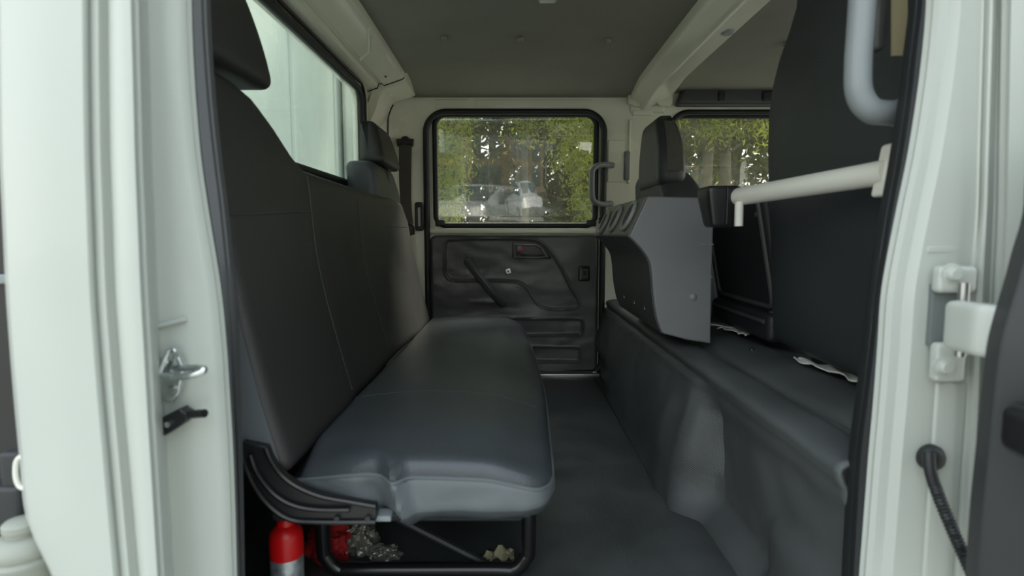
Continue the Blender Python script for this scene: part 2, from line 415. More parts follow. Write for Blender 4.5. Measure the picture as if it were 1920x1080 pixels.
# trim strip above the far front window and its handle pads
hs = obj('trim_3', rbox(.75, 1.70, 2.64, 2.70, .584, .672, .02, f=lambda p: p + Vector((.02 * (p.z - .6) / .05 if p.x < .8 else 0, 0, 0))), conrear, kind='structure')
obj('handle_pad', rbox(.93, .96, 2.63, 2.66, .60, .645, .008), darkpl, hs)
obj('handle_pad', rbox(1.13, 1.19, 2.63, 2.66, .60, .645, .008), darkpl, hs)

# ---- front of the cab (to the right), dashboard wall and windscreen frame
fw = obj('wall_right', plate([(.60, -.72), (2.74, -.72), (2.74, .70), (.60, .70)], [rrect(.75, 2.60, .02, .58, .08)], 1.70, .04, axis_='x'), darkpl, kind='structure')
obj('windscreen', plate(rrect(.74, 2.61, .01, .59, .08), [], 1.72, .005, .001, 'x'), sidewindow, fw)
obj('dashboard', rbox(1.35, 1.70, .78, 2.68, -.30, .02, .06), darkpl, fw)
obj('footwell_floor', box(.72, 1.72, .70, 2.72, -.70, -.66), matfloor, fw, smooth=False)

# ================================================================== FAR REAR DOOR
d1 = thing('door_1', 'far rear door of the cab with wide window and black vinyl trim', '', (0, FY, FL), kind='structure')
gl = rrect(fx(818), fx(1113), fz(421), fz(215), .045)
obj('door_frame', plate(rrect(fx(793), fx(1137), -.67, fz(202), (.05, .05, .10, .10)), [rrect(fx(816), fx(1116), fz(423), fz(213), .05)], FY + .02, .04, .004), paint_in, d1)
obj('weatherstrip', tube([(a, FY - .006, b) for a, b in rrect(fx(801), fx(1128), -.66, fz(210), (.05, .05, .095, .095), 12)], .014, 10, True), rubber, d1)
obj('window_gasket', tube([(a, FY + .012, b) for a, b in rrect(fx(817), fx(1114), fz(423), fz(214), .05, 10)], .013, 10, True), rubber, d1)
obj('gasket_corner', rbox(fx(816), fx(834), FY - .006, FY + .03, fz(424), fz(412), .006), black, d1)
obj('gasket_corner', rbox(fx(1098), fx(1116), FY - .006, FY + .03, fz(424), fz(412), .006), black, d1)
gm = plate(gl, [], FY + .028, .005, .001)
for v in gm.vertices: v.co.y -= (v.co.z - .31) * .055      # the door glass leans inward at the top
obj('glass', gm, sidewindow, d1)
obj('sill_rail', tube([(fx(806), FY - .004, fz(433)), (fx(1115), FY - .004, fz(433))], .013, 12, sq=.5), paint_in, d1)
# trim panel: pressed vinyl with recessed shapes
def pz(L): return [(fx(a), fz(b)) for a, b in L]
def dense(L, k=5): return [(v.x, v.y) for v in catmull([(a, b, 0) for a, b in pz(L)], k, True)]
shapes = [
 dense([(834, 466), (836, 453), (850, 449), (920, 447), (990, 449), (1014, 455), (1034, 475), (1052, 503), (1070, 540), (1084, 562), (1082, 574), (1066, 579), (1030, 579), (1012, 573), (999, 558), (988, 541), (976, 531), (958, 527), (900, 526), (852, 526), (838, 519), (833, 505)]),
 dense([(905, 597), (1000, 597), (1078, 597), (1091, 600), (1092, 612), (1090, 624), (1078, 628), (1000, 628), (905, 628)]),
 dense([(905, 650), (1000, 650), (1075, 650), (1087, 653), (1088, 663), (1086, 673), (1075, 677), (1000, 677), (905, 677)])]
x0, x1, z0, z1 = fx(806), fx(1121), fz(702), fz(441)
outl = rrect(x0, x1, z0, z1, (.03, .045, .03, .03))
PY = FY - .012
NX, NZ = 200, 170; rows = []
for j in range(NZ + 1):
    row = []
    for i in range(NX + 1):
        x = lerp(x0, x1, i / NX); z = lerp(z0, z1, j / NZ); dep = 0
        e = -sdf(outl, x, z) if (i < 22 or j < 22 or i > NX - 22 or j > NZ - 22) else 1
        for q, s in enumerate(shapes):
            d = sdf(s, x, z)
            dep += .006 * sm(.004, -.004, d) if False else 0
            dep += .005 * (1 - sm(-.012, .0, d)) if d < .0 else 0
            dep -= .0032 * math.exp(-((d - .001) / .0042) ** 2)
        # soft buckling of the vinyl
        dep += .007 * nz((x * 1.0, 0, z * 2.0), 5) + .002 * nz((x, 1, z * 2), 14)
        if j > NZ * .45: dep += .007 * math.exp(-(((x - fx(905)) / .05) ** 2 + ((z - fz(505)) / .03) ** 2)) + .004 * math.exp(-(((x - fx(975)) / .04) ** 2 + ((z - fz(495)) / .02) ** 2))
        if j > NZ * .3: dep -= .006 * math.exp(-(((x - fx(912)) / .07) ** 2 + ((z - fz(566)) / .012) ** 2)) * (1 if x < fx(960) else .4)
        dep += .012 * sm(.012, 0, e)
        row.append(Vector((x, PY + dep, z)))
    rows.append(row)
# clip corners to the rounded outline
for r in rows:
    for v in r:
        d = sdf(outl, v.x, v.z) if (abs(v.x - x0) < .06 or abs(v.x - x1) < .06) else -1
        if d > 0:
            cx = min(max(v.x, x0 + .045), x1 - .045); cz = min(max(v.z, z0 + .045), z1 - .045); q = Vector((v.x - cx, v.z - cz)); L = q.length
            v.x = cx + q.x / L * (L - d); v.z = cz + q.y / L * (L - d)
tp = obj('trim_panel', loft(rows, (0, .03, 0)), trimvinyl, d1)
def onp(px, py, off=0): return Vector((fx(px), PY - off, fz(py)))
obj('pull_strap', tube([onp(874, 487, .004), onp(880, 494, .022), onp(900, 520, .036), onp(920, 545, .036), onp(938, 566, .022), onp(943, 571, .006)], .020, 12, sq=.62), trimvinyl, d1)
st = d1.children[-1]
obj('stitching', tube([onp(876, 485, .022), onp(897, 512, .050), onp(918, 538, .050), onp(940, 562, .026)], .0025, 6), conmat, st)
obj('stitching', tube([onp(884, 489, .020), onp(905, 515, .048), onp(925, 540, .048), onp(946, 562, .022)], .002, 6), conmat, st)
# inner handle
hb = [(fx(a), fz(b)) for a, b in ((960, 457), (963, 455), (1005, 457), (1018, 464), (1032, 482), (1031, 485), (963, 484), (960, 481))]
hi = [(fx(a), fz(b)) for a, b in ((966, 461), (1002, 461), (1011, 466), (1021, 480), (966, 480))]
bz = obj('handle_bezel', plate(hb, [hi], PY - .018, .024, .002), blackgloss, d1)
obj('handle_cup', plate(hb, [], PY - .010, .012, .001), black, d1)
obj('handle_lever', tube(catmull([onp(968, 474, .013), onp(980, 478, .016), onp(1000, 479, .018), onp(1018, 479, .014)], 5), .004, 10), blackgloss, d1)
obj('lock_tab', rbox(fx(969), fx(977), PY - .016, PY, fz(470), fz(460), .002), greytube, d1)
obj('lock_mark', rbox(fx(973), fx(979), PY - .0185, PY - .004, fz(470), fz(463), .001), redmark, d1, label='red lock mark')
# window switch / lock escutcheon at the right
obj('switch_surround', rbox(fx(1083), fx(1104), PY - .016, PY + .01, fz(526), fz(498), .006), blackgloss, d1)
obj('switch_frame', plate(rrect(fx(1088), fx(1100), fz(520), fz(504), .003), [rrect(fx(1090.5), fx(1097.5), fz(517), fz(507), .001)], PY - .021, .008, .001), conrear, d1)
br = obj('bracket_clip', plate([(fx(946), fz(505)), (fx(955), fz(502)), (fx(958), fz(511)), (fx(949), fz(514))], [], PY - .016, .008, .001), steel, d1)
obj('clip_hole', lathe([(.0, -.001), (.004, -.001), (.004, .002)], (fx(952), PY - .017, fz(508)), 10, 'y'), black, br)
obj('clip_hole', lathe([(.0, -.001), (.003, -.001), (.003, .002)], (fx(876), PY - .008, fz(511)), 10, 'y'), whitepl, d1)
obj('latch_plate', rbox(fx(1112), fx(1120), PY - .01, PY + .02, fz(702), fz(695), .002), steel, d1)
obj('kick_plate', rbox(fx(1010), fx(1124), FY - .05, FY, FL - .01, FL + .012, .004), steel, d1)

# ================================================================== FAR FRONT DOOR
d2 = thing('door_2', 'far front door of the cab with window beyond the front seats', '', (1.15, FY, FL), kind='structure')
obj('door_frame', plate(rrect(fx(1240), 1.66, -.66, fz(203), (.05, .05, .09, .09)), [rrect(fx(1254), 1.58, fz(425), fz(217), .05)], FY + .02, .04, .004), darkpl, d2)
obj('weatherstrip', tube([(a, FY - .004, b) for a, b in rrect(fx(1249), 1.62, -.62, fz(211), (.05, .05, .085, .085), 12)], .013, 10, True), rubber, d2)
obj('window_gasket', tube([(a, FY + .012, b) for a, b in rrect(fx(1254), 1.58, fz(424), fz(218), .05, 10)], .009, 10, True), rubber, d2)
obj('glass', plate(rrect(fx(1250), 1.59, fz(428), fz(216), .05), [], FY + .03, .005, .001), sidewindow, d2)
obj('trim_panel', rbox(fx(1256), 1.60, FY - .02, FY + .02, -.60, fz(430), .015), trimvinyl, d2)

# ================================================================== GRAB HANDLES
def sub(name, label, par, loc):
    o = bpy.data.objects.new(name, None); COL.objects.link(o); o.empty_display_size = .05
    o.parent = par; o.location = Vector(loc) - wloc(par)
    if label: o['label'] = label
    return o
def grab(name, label, P, r, m, par):
    t = sub(name, label, par, P[-1])
    obj('grip', tube(catmull(P, 8), r, 14), m, t)
    for e in (P[0], P[-1]): obj('end_cap', tube([Vector(e) + (Vector(P[1] if e is P[0] else P[-2]) - Vector(e)).normalized() * .03, e], r * 1.12, 14), m, t)
    return t
grab('grab_handle', 'small grey grab handle on the far pillar beside the door window',
     [at(1148, 310, 2.68), at(1136, 309, 2.64), at(1122, 310, 2.61), at(1112, 318, 2.59), at(1110, 332, 2.59), at(1110, 360, 2.59), at(1112, 374, 2.59), at(1120, 381, 2.60), at(1134, 383, 2.64), at(1146, 382, 2.68)], .0125, greytube, far)
# ================================================================== REAR SEAT BELT ON THE FAR PILLAR
sb = thing('seat_belt', 'dark seat belt hanging from the far rear pillar behind the bench', 'seat belt', at(762, 440, 2.6))
P0 = at(760, 272, 2.655)
bm = tube([at(745, 268, 2.65), at(760, 266, 2.65), at(775, 268, 2.65)], .018, 12); lathe([(0, -.02), (.018, -.016), (.022, 0), (.022, .02)], at(760, 264, 2.65), 16, 'y', bm)
obj('anchor_cover', bm, black, sb)
rows = [[at(a, y, Y), at(b, y, Y)] for a, b, y, Y in ((748, 772, 270, 2.64), (748, 771, 330, 2.60), (751, 772, 390, 2.54), (757, 778, 440, 2.48))]
obj('webbing', loft(rows, (0, .003, 0), k=4), webbing, sb)
ton = obj('tongue', tube(catmull([at(762, 428, 2.47), at(768, 421, 2.46), at(775, 425, 2.46), at(775, 436, 2.46), at(768, 440, 2.46), at(762, 436, 2.47)], 4, True), .005, 8, True), black, sb)
obj('belt_guide', plate(rrect(at(772, 0, 2.68).x, at(788, 0, 2.68).x, at(0, 433, 2.68).z, at(0, 379, 2.68).z, .012), [rrect(at(777, 0, 2.68).x, at(783, 0, 2.68).x, at(0, 425, 2.68).z, at(0, 388, 2.68).z, .006)], 2.67, .02, .003), black, sb)
obj('guide_bolt', lathe([(0, -.004), (.006, -.004), (.007, .004)], at(774, 427, 2.655), 10, 'y'), mat('brass', (.4, .35, .1), .4, 1), sb)

# ================================================================== REAR BENCH SEAT
bs = thing('bench_seat', 'long dark grey vinyl rear bench seat with black metal legs', 'seat', (-.15, 1.6, FL))
ZS = -.35
Y0, Y1 = .855, 2.40
def fcush(p):
    x, y, z = p
    u = (x + .36) / .42
    top = sm(-.43, -.36, z)
    z += top * (.012 * sin(pi * min(1, max(0, u))) - .020 * sm(.75, 1.0, u) + .006 * nz((x, y, 0), 4))
    z += top * .010 * (math.exp(-((y - .90) / .07) ** 2)) * sm(.2, .5, u) * -1
    # front edge bulges slightly, narrower at the far end
    if u > .8: x += (.016 * math.exp(-((y - 1.45) / .45) ** 2) - .012 * sm(2.0, 2.4, y)) * sm(.8, 1, u)
    # cover folds on the near end
    e = sm(.98, .86, y)
    low = sm(-.355, -.42, z)
    z += e * (1 - top * .0) * (.035 * sm(.42, .0, u)) * low          # the cover is drawn up towards the bracket
    z -= e * top * .030 * sm(-.21, -.36, x) + top * .030 * sm(.07, .0, u)
    f = math.exp(-((x + .175 - (z + .40) * -.25) / .013) ** 2)
    t = min(1, max(0, (x - .012) / .054)); y += e * .050 * (1 - math.sqrt(1 - t * t * .98))
    y -= e * (.026 * f - .018 * math.exp(-((x + .215 - (z + .40) * -.2) / .02) ** 2) * low)
    y += e * low * (.006 * nz((x, 0, z), 16) + .003 * nz((x, 2, z), 38)) + e * .020 * sm(-.20, -.36, x)
    return (x, y, z)
cu = obj('seat_cushion', rbox(-.37, .066, Y0, Y1, -.455, ZS, .032, (44, 60, 14), fcush), vinyl, bs)
# welt and side band of the cover (lighter, on the near end and front)
def side(p):
    q = Vector(fcush(p)); return q
bm = bmesh.new(); rows = []
path = [(-.33 + .36 * i / 50, Y0 + .0, 0) for i in range(51)]
pts = []
for i in range(51):
    pts.append((-.34 + .374 * i / 50, Y0, 'n'))
for i in range(1, 9): a = i / 8 * pi / 2; pts.append((.034 + .032 * sin(a), Y0 + .032 * (1 - cos(a)), 'c'))
for i in range(1, 60): pts.append((.066, Y0 + .032 + (Y1 - Y0 - .07) * i / 59, 'f'))
for h in range(9):
    z = lerp(-.382, -.432, h / 8); r = []
    for x, y, k in pts:
        q = Vector(fcush(Vector((x, y, z)))); 
        n = Vector((0, -1, 0)) if k == 'n' else (Vector((1, 0, 0)) if k == 'f' else Vector(((x - .034) / .028, -(Y0 + .032 - y) / .032, 0)).normalized())
        q += n * (.0022 if 0 < h < 8 else -.001)
        r.append(q)
    rows.append(r)
obj('cover_skirt', loft(rows), vinyl_side, cu, label='lighter grey side band of the cover')
obj('welt', tube([v + Vector((0, -.001, .001)) for v in rows[0]], .0028, 6), vinyl_side, cu)
# cross seams on top
for yy, n in ((1.19, 24),):
    L = [Vector(fcush(Vector((lerp(-.35, .04, i / n), yy + .05 * sin(pi * i / n) * .6, ZS)))) for i in range(n + 1)]
    obj('top_seam', tube(L, .0012, 6), vinyl, cu)
# backrest
def btop(y):
    return interp([(.85, .262), (.99, .262), (1.06, .250), (1.12, .215), (1.18, .165), (1.24, .140), (1.40, .136), (1.90, .132), (2.1, .14), (2.32, .13), (2.40, .05)], y)
def bx(z): return -.345 - .095 * ((z + .35) / .49) - .02 * max(0, z) - .014 * sin(pi * min(1, max(0, (z + .35) / .5)))
def fback(p):
    t, y, h = p                                    # t: 0 front .. .10 back, h 0..1
    z = lerp(-.375, btop(y), h)
    x = bx(z) - (t if True else 0) * (1 - .25 * sm(.1, .3, z))
    x -= 0.0
    x += .005 * nz((y, z, 0), 4)
    # quilting: gentle hollow between the bolsters
    x -= .010 * sm(.12, .0, abs(y - 1.62) - .33) * sm(.95, .6, h) * (1 if t < .03 else 0)
    return (x, y, z)
def fb2(p):
    # rounding radius is on a unit-ish box, so scale h back
    return fback((p.x, p.y, p.z / .5))
bk = obj('backrest', rbox(0, .10, .85, 2.40, 0, .5, .022, (5, 90, 40), fb2), backvinyl, bs)
def bline(ya, yb, za, zb, n=20, off=.001):
    out = []
    for i in range(n + 1):
        t = i / n; y = lerp(ya, yb, t); z = lerp(za, zb, t)
        h = (z + .375) / (btop(y) + .375); out.append(Vector(fback((0, y, h))) + Vector((off, 0, 0)))
    return out
obj('seam', tube(bline(1.23, 1.235, -.34, .125), .0009, 6), vinyl, bk)
obj('seam', tube(bline(1.64, 1.62, -.33, .10), .0008, 6), vinyl, bk)
obj('seam', tube(bline(1.96, 2.33, .03, .03), .0012, 6), vinyl, bk)
obj('seam', tube(bline(.87, 1.23, .03, .05), .0012, 6), vinyl, bk)
# lighter side cheek of the near end of the backrest
rows = []
for i in range(12):
    h = i / 11 * .62 + .02
    rows.append([Vector(fback((t, .8492, h))) - Vector((0, .0015, 0)) for t in (.012, .035, .06, .088)])
obj('side_cheek', loft(rows), vinyl_side, bk, label='lighter grey side cheek')
# rounded support under the far headrest
def fsup(p):
    return (p.x - .10 * (p.z - .15), p.y - (.10 * sm(.14, .26, p.z) if p.y > 2.15 else 0), p.z)
obj('head_support', rbox(-.560, -.452, 1.945, 2.345, .05, .252, .030, (5, 12, 10), fsup), vinyl, bk)
def headrest(yc, wd, z0, z1, xb=-.552):
    def f(p):
        x, y, z = p; h = (z - z0) / (z1 - z0)
        y = yc + (y - yc) * (1 - .28 * h ** 1.8)
        x += -.02 * (z - z0) / .15 + (-.022 * h * h if x > -.5 else .014 * h)
        return (x, y, z)
    o = obj('headrest', rbox(xb, -.446, yc - wd / 2, yc + wd / 2, z0, z1, .022, (8, 16, 12), f), backvinyl, bs)
    obj('headrest_post', tube([(-.51, yc - .05, z0 - .05), (-.51, yc - .05, z0 + .03)], .006, 8), steel, o)
    obj('headrest_post', tube([(-.51, yc + .05, z0 - .05), (-.51, yc + .05, z0 + .03)], .006, 8), steel, o)
    return o
headrest(.94, .34, .268, .475); hf = headrest(2.175, .31, .250, .405, -.535)
obj('seat_pan', rbox(-.40, .02, .90, 2.36, -.475, -.435, .01), darkpl, bs)
# recliner bracket at the near end
outer = [at(*p, .835) for p in ((452, 828), (458, 860), (476, 905), (505, 945), (545, 972), (600, 977), (705, 977))]
inner = [at(*p, .835) for p in ((500, 838), (510, 862), (530, 890), (560, 912), (605, 930), (660, 940), (705, 948))]
A, B = catmull(outer, 5), catmull(inner, 5)
rc = obj('recliner_bracket', loft([A, B], (0, .016, 0)), black, bs, bevel=.003)
obj('bracket_rim', tube([v + Vector((0, -.002, 0)) for v in B], .0045, 8), blackgloss, rc)
obj('bracket_rim', tube([v + Vector((0, -.002, 0)) for v in A], .0045, 8), blackgloss, rc)
obj('bracket_rib', tube(catmull([at(470, 852, .83), at(482, 885, .83), at(510, 922, .83), at(545, 945, .83), at(590, 955, .83), at(655, 956, .83)], 5), .0042, 8), blackgloss, rc)
obj('front_rail', rbox(at(700, 0, .85).x, at(1000, 0, .85).x, .87, .89, -.452, -.436, .004), blackgloss, bs)
obj('rail_stub', rbox(*(at(706, 968, .85).x, at(735, 968, .85).x), .842, .87, at(0, 974, .85).z, at(0, 964, .85).z, .002), greytube, bs)
for px in (632, 690):
    p = at(px, 972, .832); obj('bolt', lathe([(0, -.003), (.004, -.003), (.005, .002)], p, 12, 'y'), darkpl, rc)
def uleg(Y, xa, xb):
    zt, zb = -.44, FL + .016
    P = [(xa, Y, zt), (xa, Y, -.60), (xa + .006, Y, -.63), (xa + .03, Y, zb), (xa + .07, Y, zb), (xb - .07, Y, zb), (xb - .03, Y, zb), (xb - .006, Y, -.63), (xb, Y, -.60), (xb, Y, zt)]
    return obj('leg', tube(catmull(P, 5), .0145, 14), blackgloss, bs)
ua, ub = atz(618, 1065, FL).x, atz(990, 1065, FL).x
YL = atz(800, 1068, FL + .016).y
uleg(YL, ua, ub); uleg(2.15, ua, ub)
obj('brace', tube([at(745, 972, YL + .03), at(925, 1064, YL + .03)], .008, 8), darkpl, bs)
obj('cross_rail', tube([(ub - .02, YL, -.46), (ub - .02, 2.15, -.46)], .012, 10), blackgloss, bs)

# ================================================================== THINGS UNDER THE BENCH
p = at(538, 1040, .95)
cn = thing('spray_can', 'red topped canister with silver body standing under the bench', 'canister', (p.x, .95, FL))
obj('body', lathe([(.026, 0), (.028, .003), (.028, .112), (.027, .114)], (p.x, .95, FL), 28), silver, cn, label='silver canister body')
obj('cap', lathe([(.0285, .112), (.0285, .145), (.027, .155), (.020, .164), (.015, .168), (.015, .176), (.012, .180), (.0, .181)], (p.x, .95, FL), 28), red, cn, label='red domed cap')
def crumple(name, label, c, sx_, sy_, sz_, m, cat, seed, n=14):
    bm = bmesh.new(); bmesh.ops.create_icosphere(bm, subdivisions=4, radius=1)
    for v in bm.verts:
        d = v.co.copy(); k = 1 + .45 * noise.noise(d * 2.2 + Vector((seed, 0, 0))) + .25 * noise.noise(d * 6 + Vector((0, seed, 0)))
        v.co = Vector((d.x * sx_ * k, d.y * sy_ * k, max(d.z * sz_ * k, -sz_ * .75))) + Vector(c)
    zmin = min(v.co.z for v in bm.verts)
    for v in bm.verts: v.co.z += c[2] - sz_ - zmin if False else 0
    return obj(name, bm, m, label=label, cat=cat)
q = atz(606, 1066, FL); crumple('cloth', 'crumpled red cloth behind the canister under the bench', (q.x, q.y + .03, FL + .035), .045, .035, .045, redcloth, 'cloth', 3)
q = atz(668, 1052, FL); crumple('plastic_bag', 'crumpled clear plastic bag under the bench beside the red cloth', (q.x, q.y + .03, FL + .03), .035, .035, .038, foil, 'bag', 9)
q = atz(716, 1060, FL); crumple('plastic_wrapper', 'small crumpled shiny wrapper lying on the floor under the bench', (q.x, q.y + .02, FL + .013), .032, .022, .016, foil, 'wrapper', 5)
q = atz(932, 1054, FL)
rows = [[Vector((q.x + lerp(-.03, .035, i / 8), q.y + .012 * sin(i * 2.1 + j), FL + .006 + .03 * j / 5 * (1 - abs(i - 5) / 7) + .004 * sin(i * 3 + j * 2))) for i in range(9)] for j in range(6)]
obj('leaf_litter', loft(rows, (0, .004, -.002)), card, label='curled yellowish paper scrap under the right end of the bench', cat='scrap')

# ================================================================== STEP UNDER THE FRONT SEATS, COVERED IN GREY MAT
def riser_profile(y):
    b = sm(1.265, 1.35, y)                      # 1 on the far bulge, 0 on the near recess
    xf = lerp(.485, .385, b) + .035 * sm(2.2, 2.6, y); lip = .445
    nb = .0
    P = []
    kick = lerp(.045, .0, b)
    pts = [(xf - kick, FL - .01), (xf - kick * .8, FL + .012), (xf - .0 + .002, FL + .05), (xf + .004, -.58), (lerp(xf + .002, .395, b), -.52), (lerp(xf - .002, .405, b), -.46), (lerp(xf - .006, .418, b), -.41),
           (lerp(.462, .430, b), -.375), (lerp(.457, .438, b), -.352), (.451, -.342), (lip + .002, -.332), (lip, -.322), (.453, -.312), (.475, -.306), (.51, -.306), (.525, -.310), (.54, -.304), (.58, -.292), (.62, -.290), (.66, -.292), (.70, -.300), (.76, -.305)]
    return pts
rows = []
for j in range(120):
    y = lerp(.748, 2.68, j / 119); P = catmull([(x, 0, z) for x, z in riser_profile(y)], 4)
    row = []
    for q in P:
        x, z = q.x, q.z
        wv = .006 * nz((x, y, z), 6) + .0025 * nz((x, y, z), 18)
        if z < -.36:
            x += wv * sm(FL, FL + .05, z)
            # raised block low on the near part
            x -= .022 * sm(-.50, -.54, z) * sm(1.02, .98, y)
            # vertical fold at the bulge
            x -= .010 * math.exp(-((y - 1.45) / .05) ** 2) * sm(-.36, -.45, z)
        else: z += wv * .8 - .05 * sm(2.3, 2.65, y) * 0
        # two shallow press lines along the top
        if x > .5: z -= .006 * math.exp(-((x - .545 - .01 * sin(y * 4)) / .008) ** 2)
        row.append(Vector((x, y, z)))
    rows.append(row)
rs = obj('step_cover', loft(rows), matris, kind='structure')
rs['label'] = 'grey textured mat over the step below the front seats'
so = rs.modifiers.new('solid', 'SOLIDIFY'); so.thickness = .006; so.offset = 1
obj('mat_edge', tube([(.386, y, FL + .004) for y in [2.6 - .05 * i for i in range(24)]] + [(.40, 1.38, FL + .004), (.43, 1.31, FL + .005), (.455, 1.26, FL + .004), (.45, 1.1, FL + .004), (.445, .9, FL + .004)], .003, 6), rubber, rs)
q = atx(1436, 775, .452); obj('push_clip', lathe([(0, -.004), (.006, -.003), (.007, .003)], (.468, q.y, q.z), 10, 'x'), greytube, rs)
q = atz(1410, 655, -.288); obj('push_clip', lathe([(.0, .004), (.006, .003), (.007, -.003)], q, 10), black, rs)

# ================================================================== CONSOLE UNIT WITH THREE ROUND VENTS
YC, YF = 1.50, 2.10
def c_(px, py): v = at(px, py, YC); return (v.x, v.z)
prof = [c_(1215, 368), c_(1332, 371), c_(1340, 380), c_(1336, 500), c_(1333, 645), c_(1290, 638), c_(1243, 626), c_(1233, 600), c_(1226, 560), c_(1223, 520), c_(1218, 490), c_(1207, 472), c_(1194, 457), c_(1180, 443)]
ventrim = mat('vent_rim_plastic', (.26, .265, .25), .4)
vc = thing('vent_console', 'grey plastic console with three round vents between the front seats', 'console', (.45, 1.8, -.31))
cv = catmull([(a, 0, b) for a, b in prof[6:]], 4)
body = obj('body', prism(prof[:6] + [(v.x, v.z) for v in cv], 'y', YC, YF), conmat, vc, bevel=.010)
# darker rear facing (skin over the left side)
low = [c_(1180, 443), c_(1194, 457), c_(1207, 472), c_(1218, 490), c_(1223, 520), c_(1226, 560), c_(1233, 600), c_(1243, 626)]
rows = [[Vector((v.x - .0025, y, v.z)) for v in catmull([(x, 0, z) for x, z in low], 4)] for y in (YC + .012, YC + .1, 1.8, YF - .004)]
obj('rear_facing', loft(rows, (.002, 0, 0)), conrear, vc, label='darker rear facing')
# vent face: slanted
va = Vector((prof[-1][0], 0, prof[-1][1])); vb = Vector((prof[0][0], 0, prof[0][1]))
U = (vb - va).normalized(); Nn = Vector((-U.z, 0, U.x)); L = (vb - va).length
def vf(u, y, off=0): q = va + U * (u * L) + Nn * off; return Vector((q.x, y, q.z))
rows = [[vf(u, y, .003) for u in (.03, .5, .97)] for y in (YC + .008, 1.8, YF - .004)]
obj('vent_panel', loft(rows, Nn * -.002), mat('vent_panel_plastic', (.13, .13, .118), .5), vc)
for k, (px, py) in enumerate(((1184, 407), (1158, 413), (1137, 419))):
    # centre where the view ray meets the vent plane
    d = ray(px, py); t = (va.dot(Nn)) / d.dot(Nn); cpt = d * t; cpt = cpt + Nn * .004
    R = .040
    def ring(r, h, n=28): return [cpt + U * (cos(2 * pi * i / n) * r) + Vector((0, 1, 0)) * (sin(2 * pi * i / n) * r) + Nn * h for i in range(n)]
    v = obj('vent', tube(ring(R, .005), .0060, 10, True), ventrim, vc)
    bm = bmesh.new(); a = [bm.verts.new(p) for p in ring(R - .002, .0048)]; bm.faces.new(a)
    obj('vent_well', bm, black, v)
    obj('vent_inner_ring', tube(ring(R * .74, .007), .0032, 8, True), conrear, v)
    for s in (-.5, -.17, .17, .5):
        hh = R * .78 * math.sqrt(1 - s * s); c0 = cpt + Vector((0, 1, 0)) * s * R * .8
        obj('vane', tube([c0 - U * hh + Nn * .008, c0 + U * hh + Nn * .008], .0022, 6), darkpl, v)
    if k == 2: pass
q = at(1131, 414, 2.06); kn = obj('knob', lathe([(.0, -.016), (.010, -.016), (.012, -.010), (.012, 0), (.008, .004), (.008, .03)], q, 14, 'x'), black, vc)
q = at(1300, 557, YC); obj('rivet', lathe([(.0, -.005), (.007, -.004), (.0105, -.0005), (.0105, .003)], (q.x, YC - .0005, q.z), 18, 'y'), mat('light_grey_cap', (.22, .23, .25), .4), vc)
scm = mat('scratched_plastic', (.26, .27, .28), .7)
for a, b, h in (((1302, 462), (1338, 458), .0015), ((1306, 508), (1322, 513), .001), ((1322, 516), (1336, 521), .0012), ((1304, 457), (1330, 460), .001)):
    obj('scratch', tube([at(*a, YC - .0004), at((a[0] + b[0]) / 2, (a[1] + b[1]) / 2 - 1, YC - .0008), at(*b, YC - .0004)], h * 1.1, 6), scm, vc)
obj('side_flange', rbox(at(1336, 0, YC).x, at(1349, 0, YC).x, YC + .004, YC + .02, at(0, 634, YC).z, at(0, 375, YC).z, .003), darkpl, vc)
for yy in (1.62, 1.76, 1.92):
    obj('clip_slot', rbox(prof[7][0] - .008, prof[7][0] + .004, yy, yy + .008, -.215, -.17, .002), steel, vc)

# ================================================================== WHITE GRAB BAR WITH BLACK END MOUNT
gb = thing('grab_bar', 'white tube bar with black end mount behind the near front seat', 'bar', at(1360, 430, 1.22))
A = at(1372, 371, 1.24); B = at(1668, 322, .845)
obj('tube', tube([A, A.lerp(B, .33), A.lerp(B, .66), B], .0188, 18), whitepl, gb)
def fm(p):
    k = (p.z) ; return p
q = at(1350, 388, 1.24)
def fmount(p):
    h = (p.z - (q.z - .044)) / .088
    s = lerp(.72, 1.0, min(1, h * 1.3)); return (q.x + (p.x - q.x) * s + .004 * (1 - h), q.y + (p.y - q.y) * s, p.z)
mt = obj('end_mount', rbox(q.x - .037, q.x + .037, q.y - .03, q.y + .05, q.z - .044, q.z + .044, .010, f=fmount), black, gb)
obj('mount_rib', rbox(q.x + .001, q.x + .005, q.y - .036, q.y - .02, q.z - .038, q.z + .040, .002), black, mt)
obj('support_post', tube([at(1386, 378, 1.19), at(1385, 424, 1.19)], .0088, 12), whitepl, gb)
obj('end_bracket', rbox(B.x - .010, B.x + .008, B.y - .02, B.y + .02, at(0, 369, .845).z, at(0, 268, .845).z, .006, f=lambda p: p + Vector(((p.z - B.z) * .16, 0, 0))), whitepl, gb)

# ================================================================== FRONT SEATS
def xs(z, xt): return xt + .11 * (-(z - .15)) * .62          # leans back towards the top
def front_seat(name, label, xt, ya, yb, side_top):
    yc = (ya + yb) / 2; hw = (yb - ya) / 2
    t = thing(name, label, 'seat', (xt + .2, yc, FL))
    W = [(-.30, .92), (-.2, .98), (-.05, 1.0), (.14, 1.0), (.19, .99), (.25, .93), (.30, .83)]
    def f(p):
        h = p.z; z = -.268 + h * 1.10 if side_top else lerp(-.31, .235, p.z / .52)
        wdt = interp(side_top or W, z); y = yc + (p.y - yc) * wdt
        th = (p.x) * (1.1 if z < 0 else 1 - .3 * sm(.1, .5, z))
        x = xs(z, xt) + th + .02 * ((y - yc) / hw) ** 2 * (1 if p.x < .05 else -1) + .004 * nz((p.y, z, 2), 5)
        return (x, y, z)
    return t, f, yc, hw
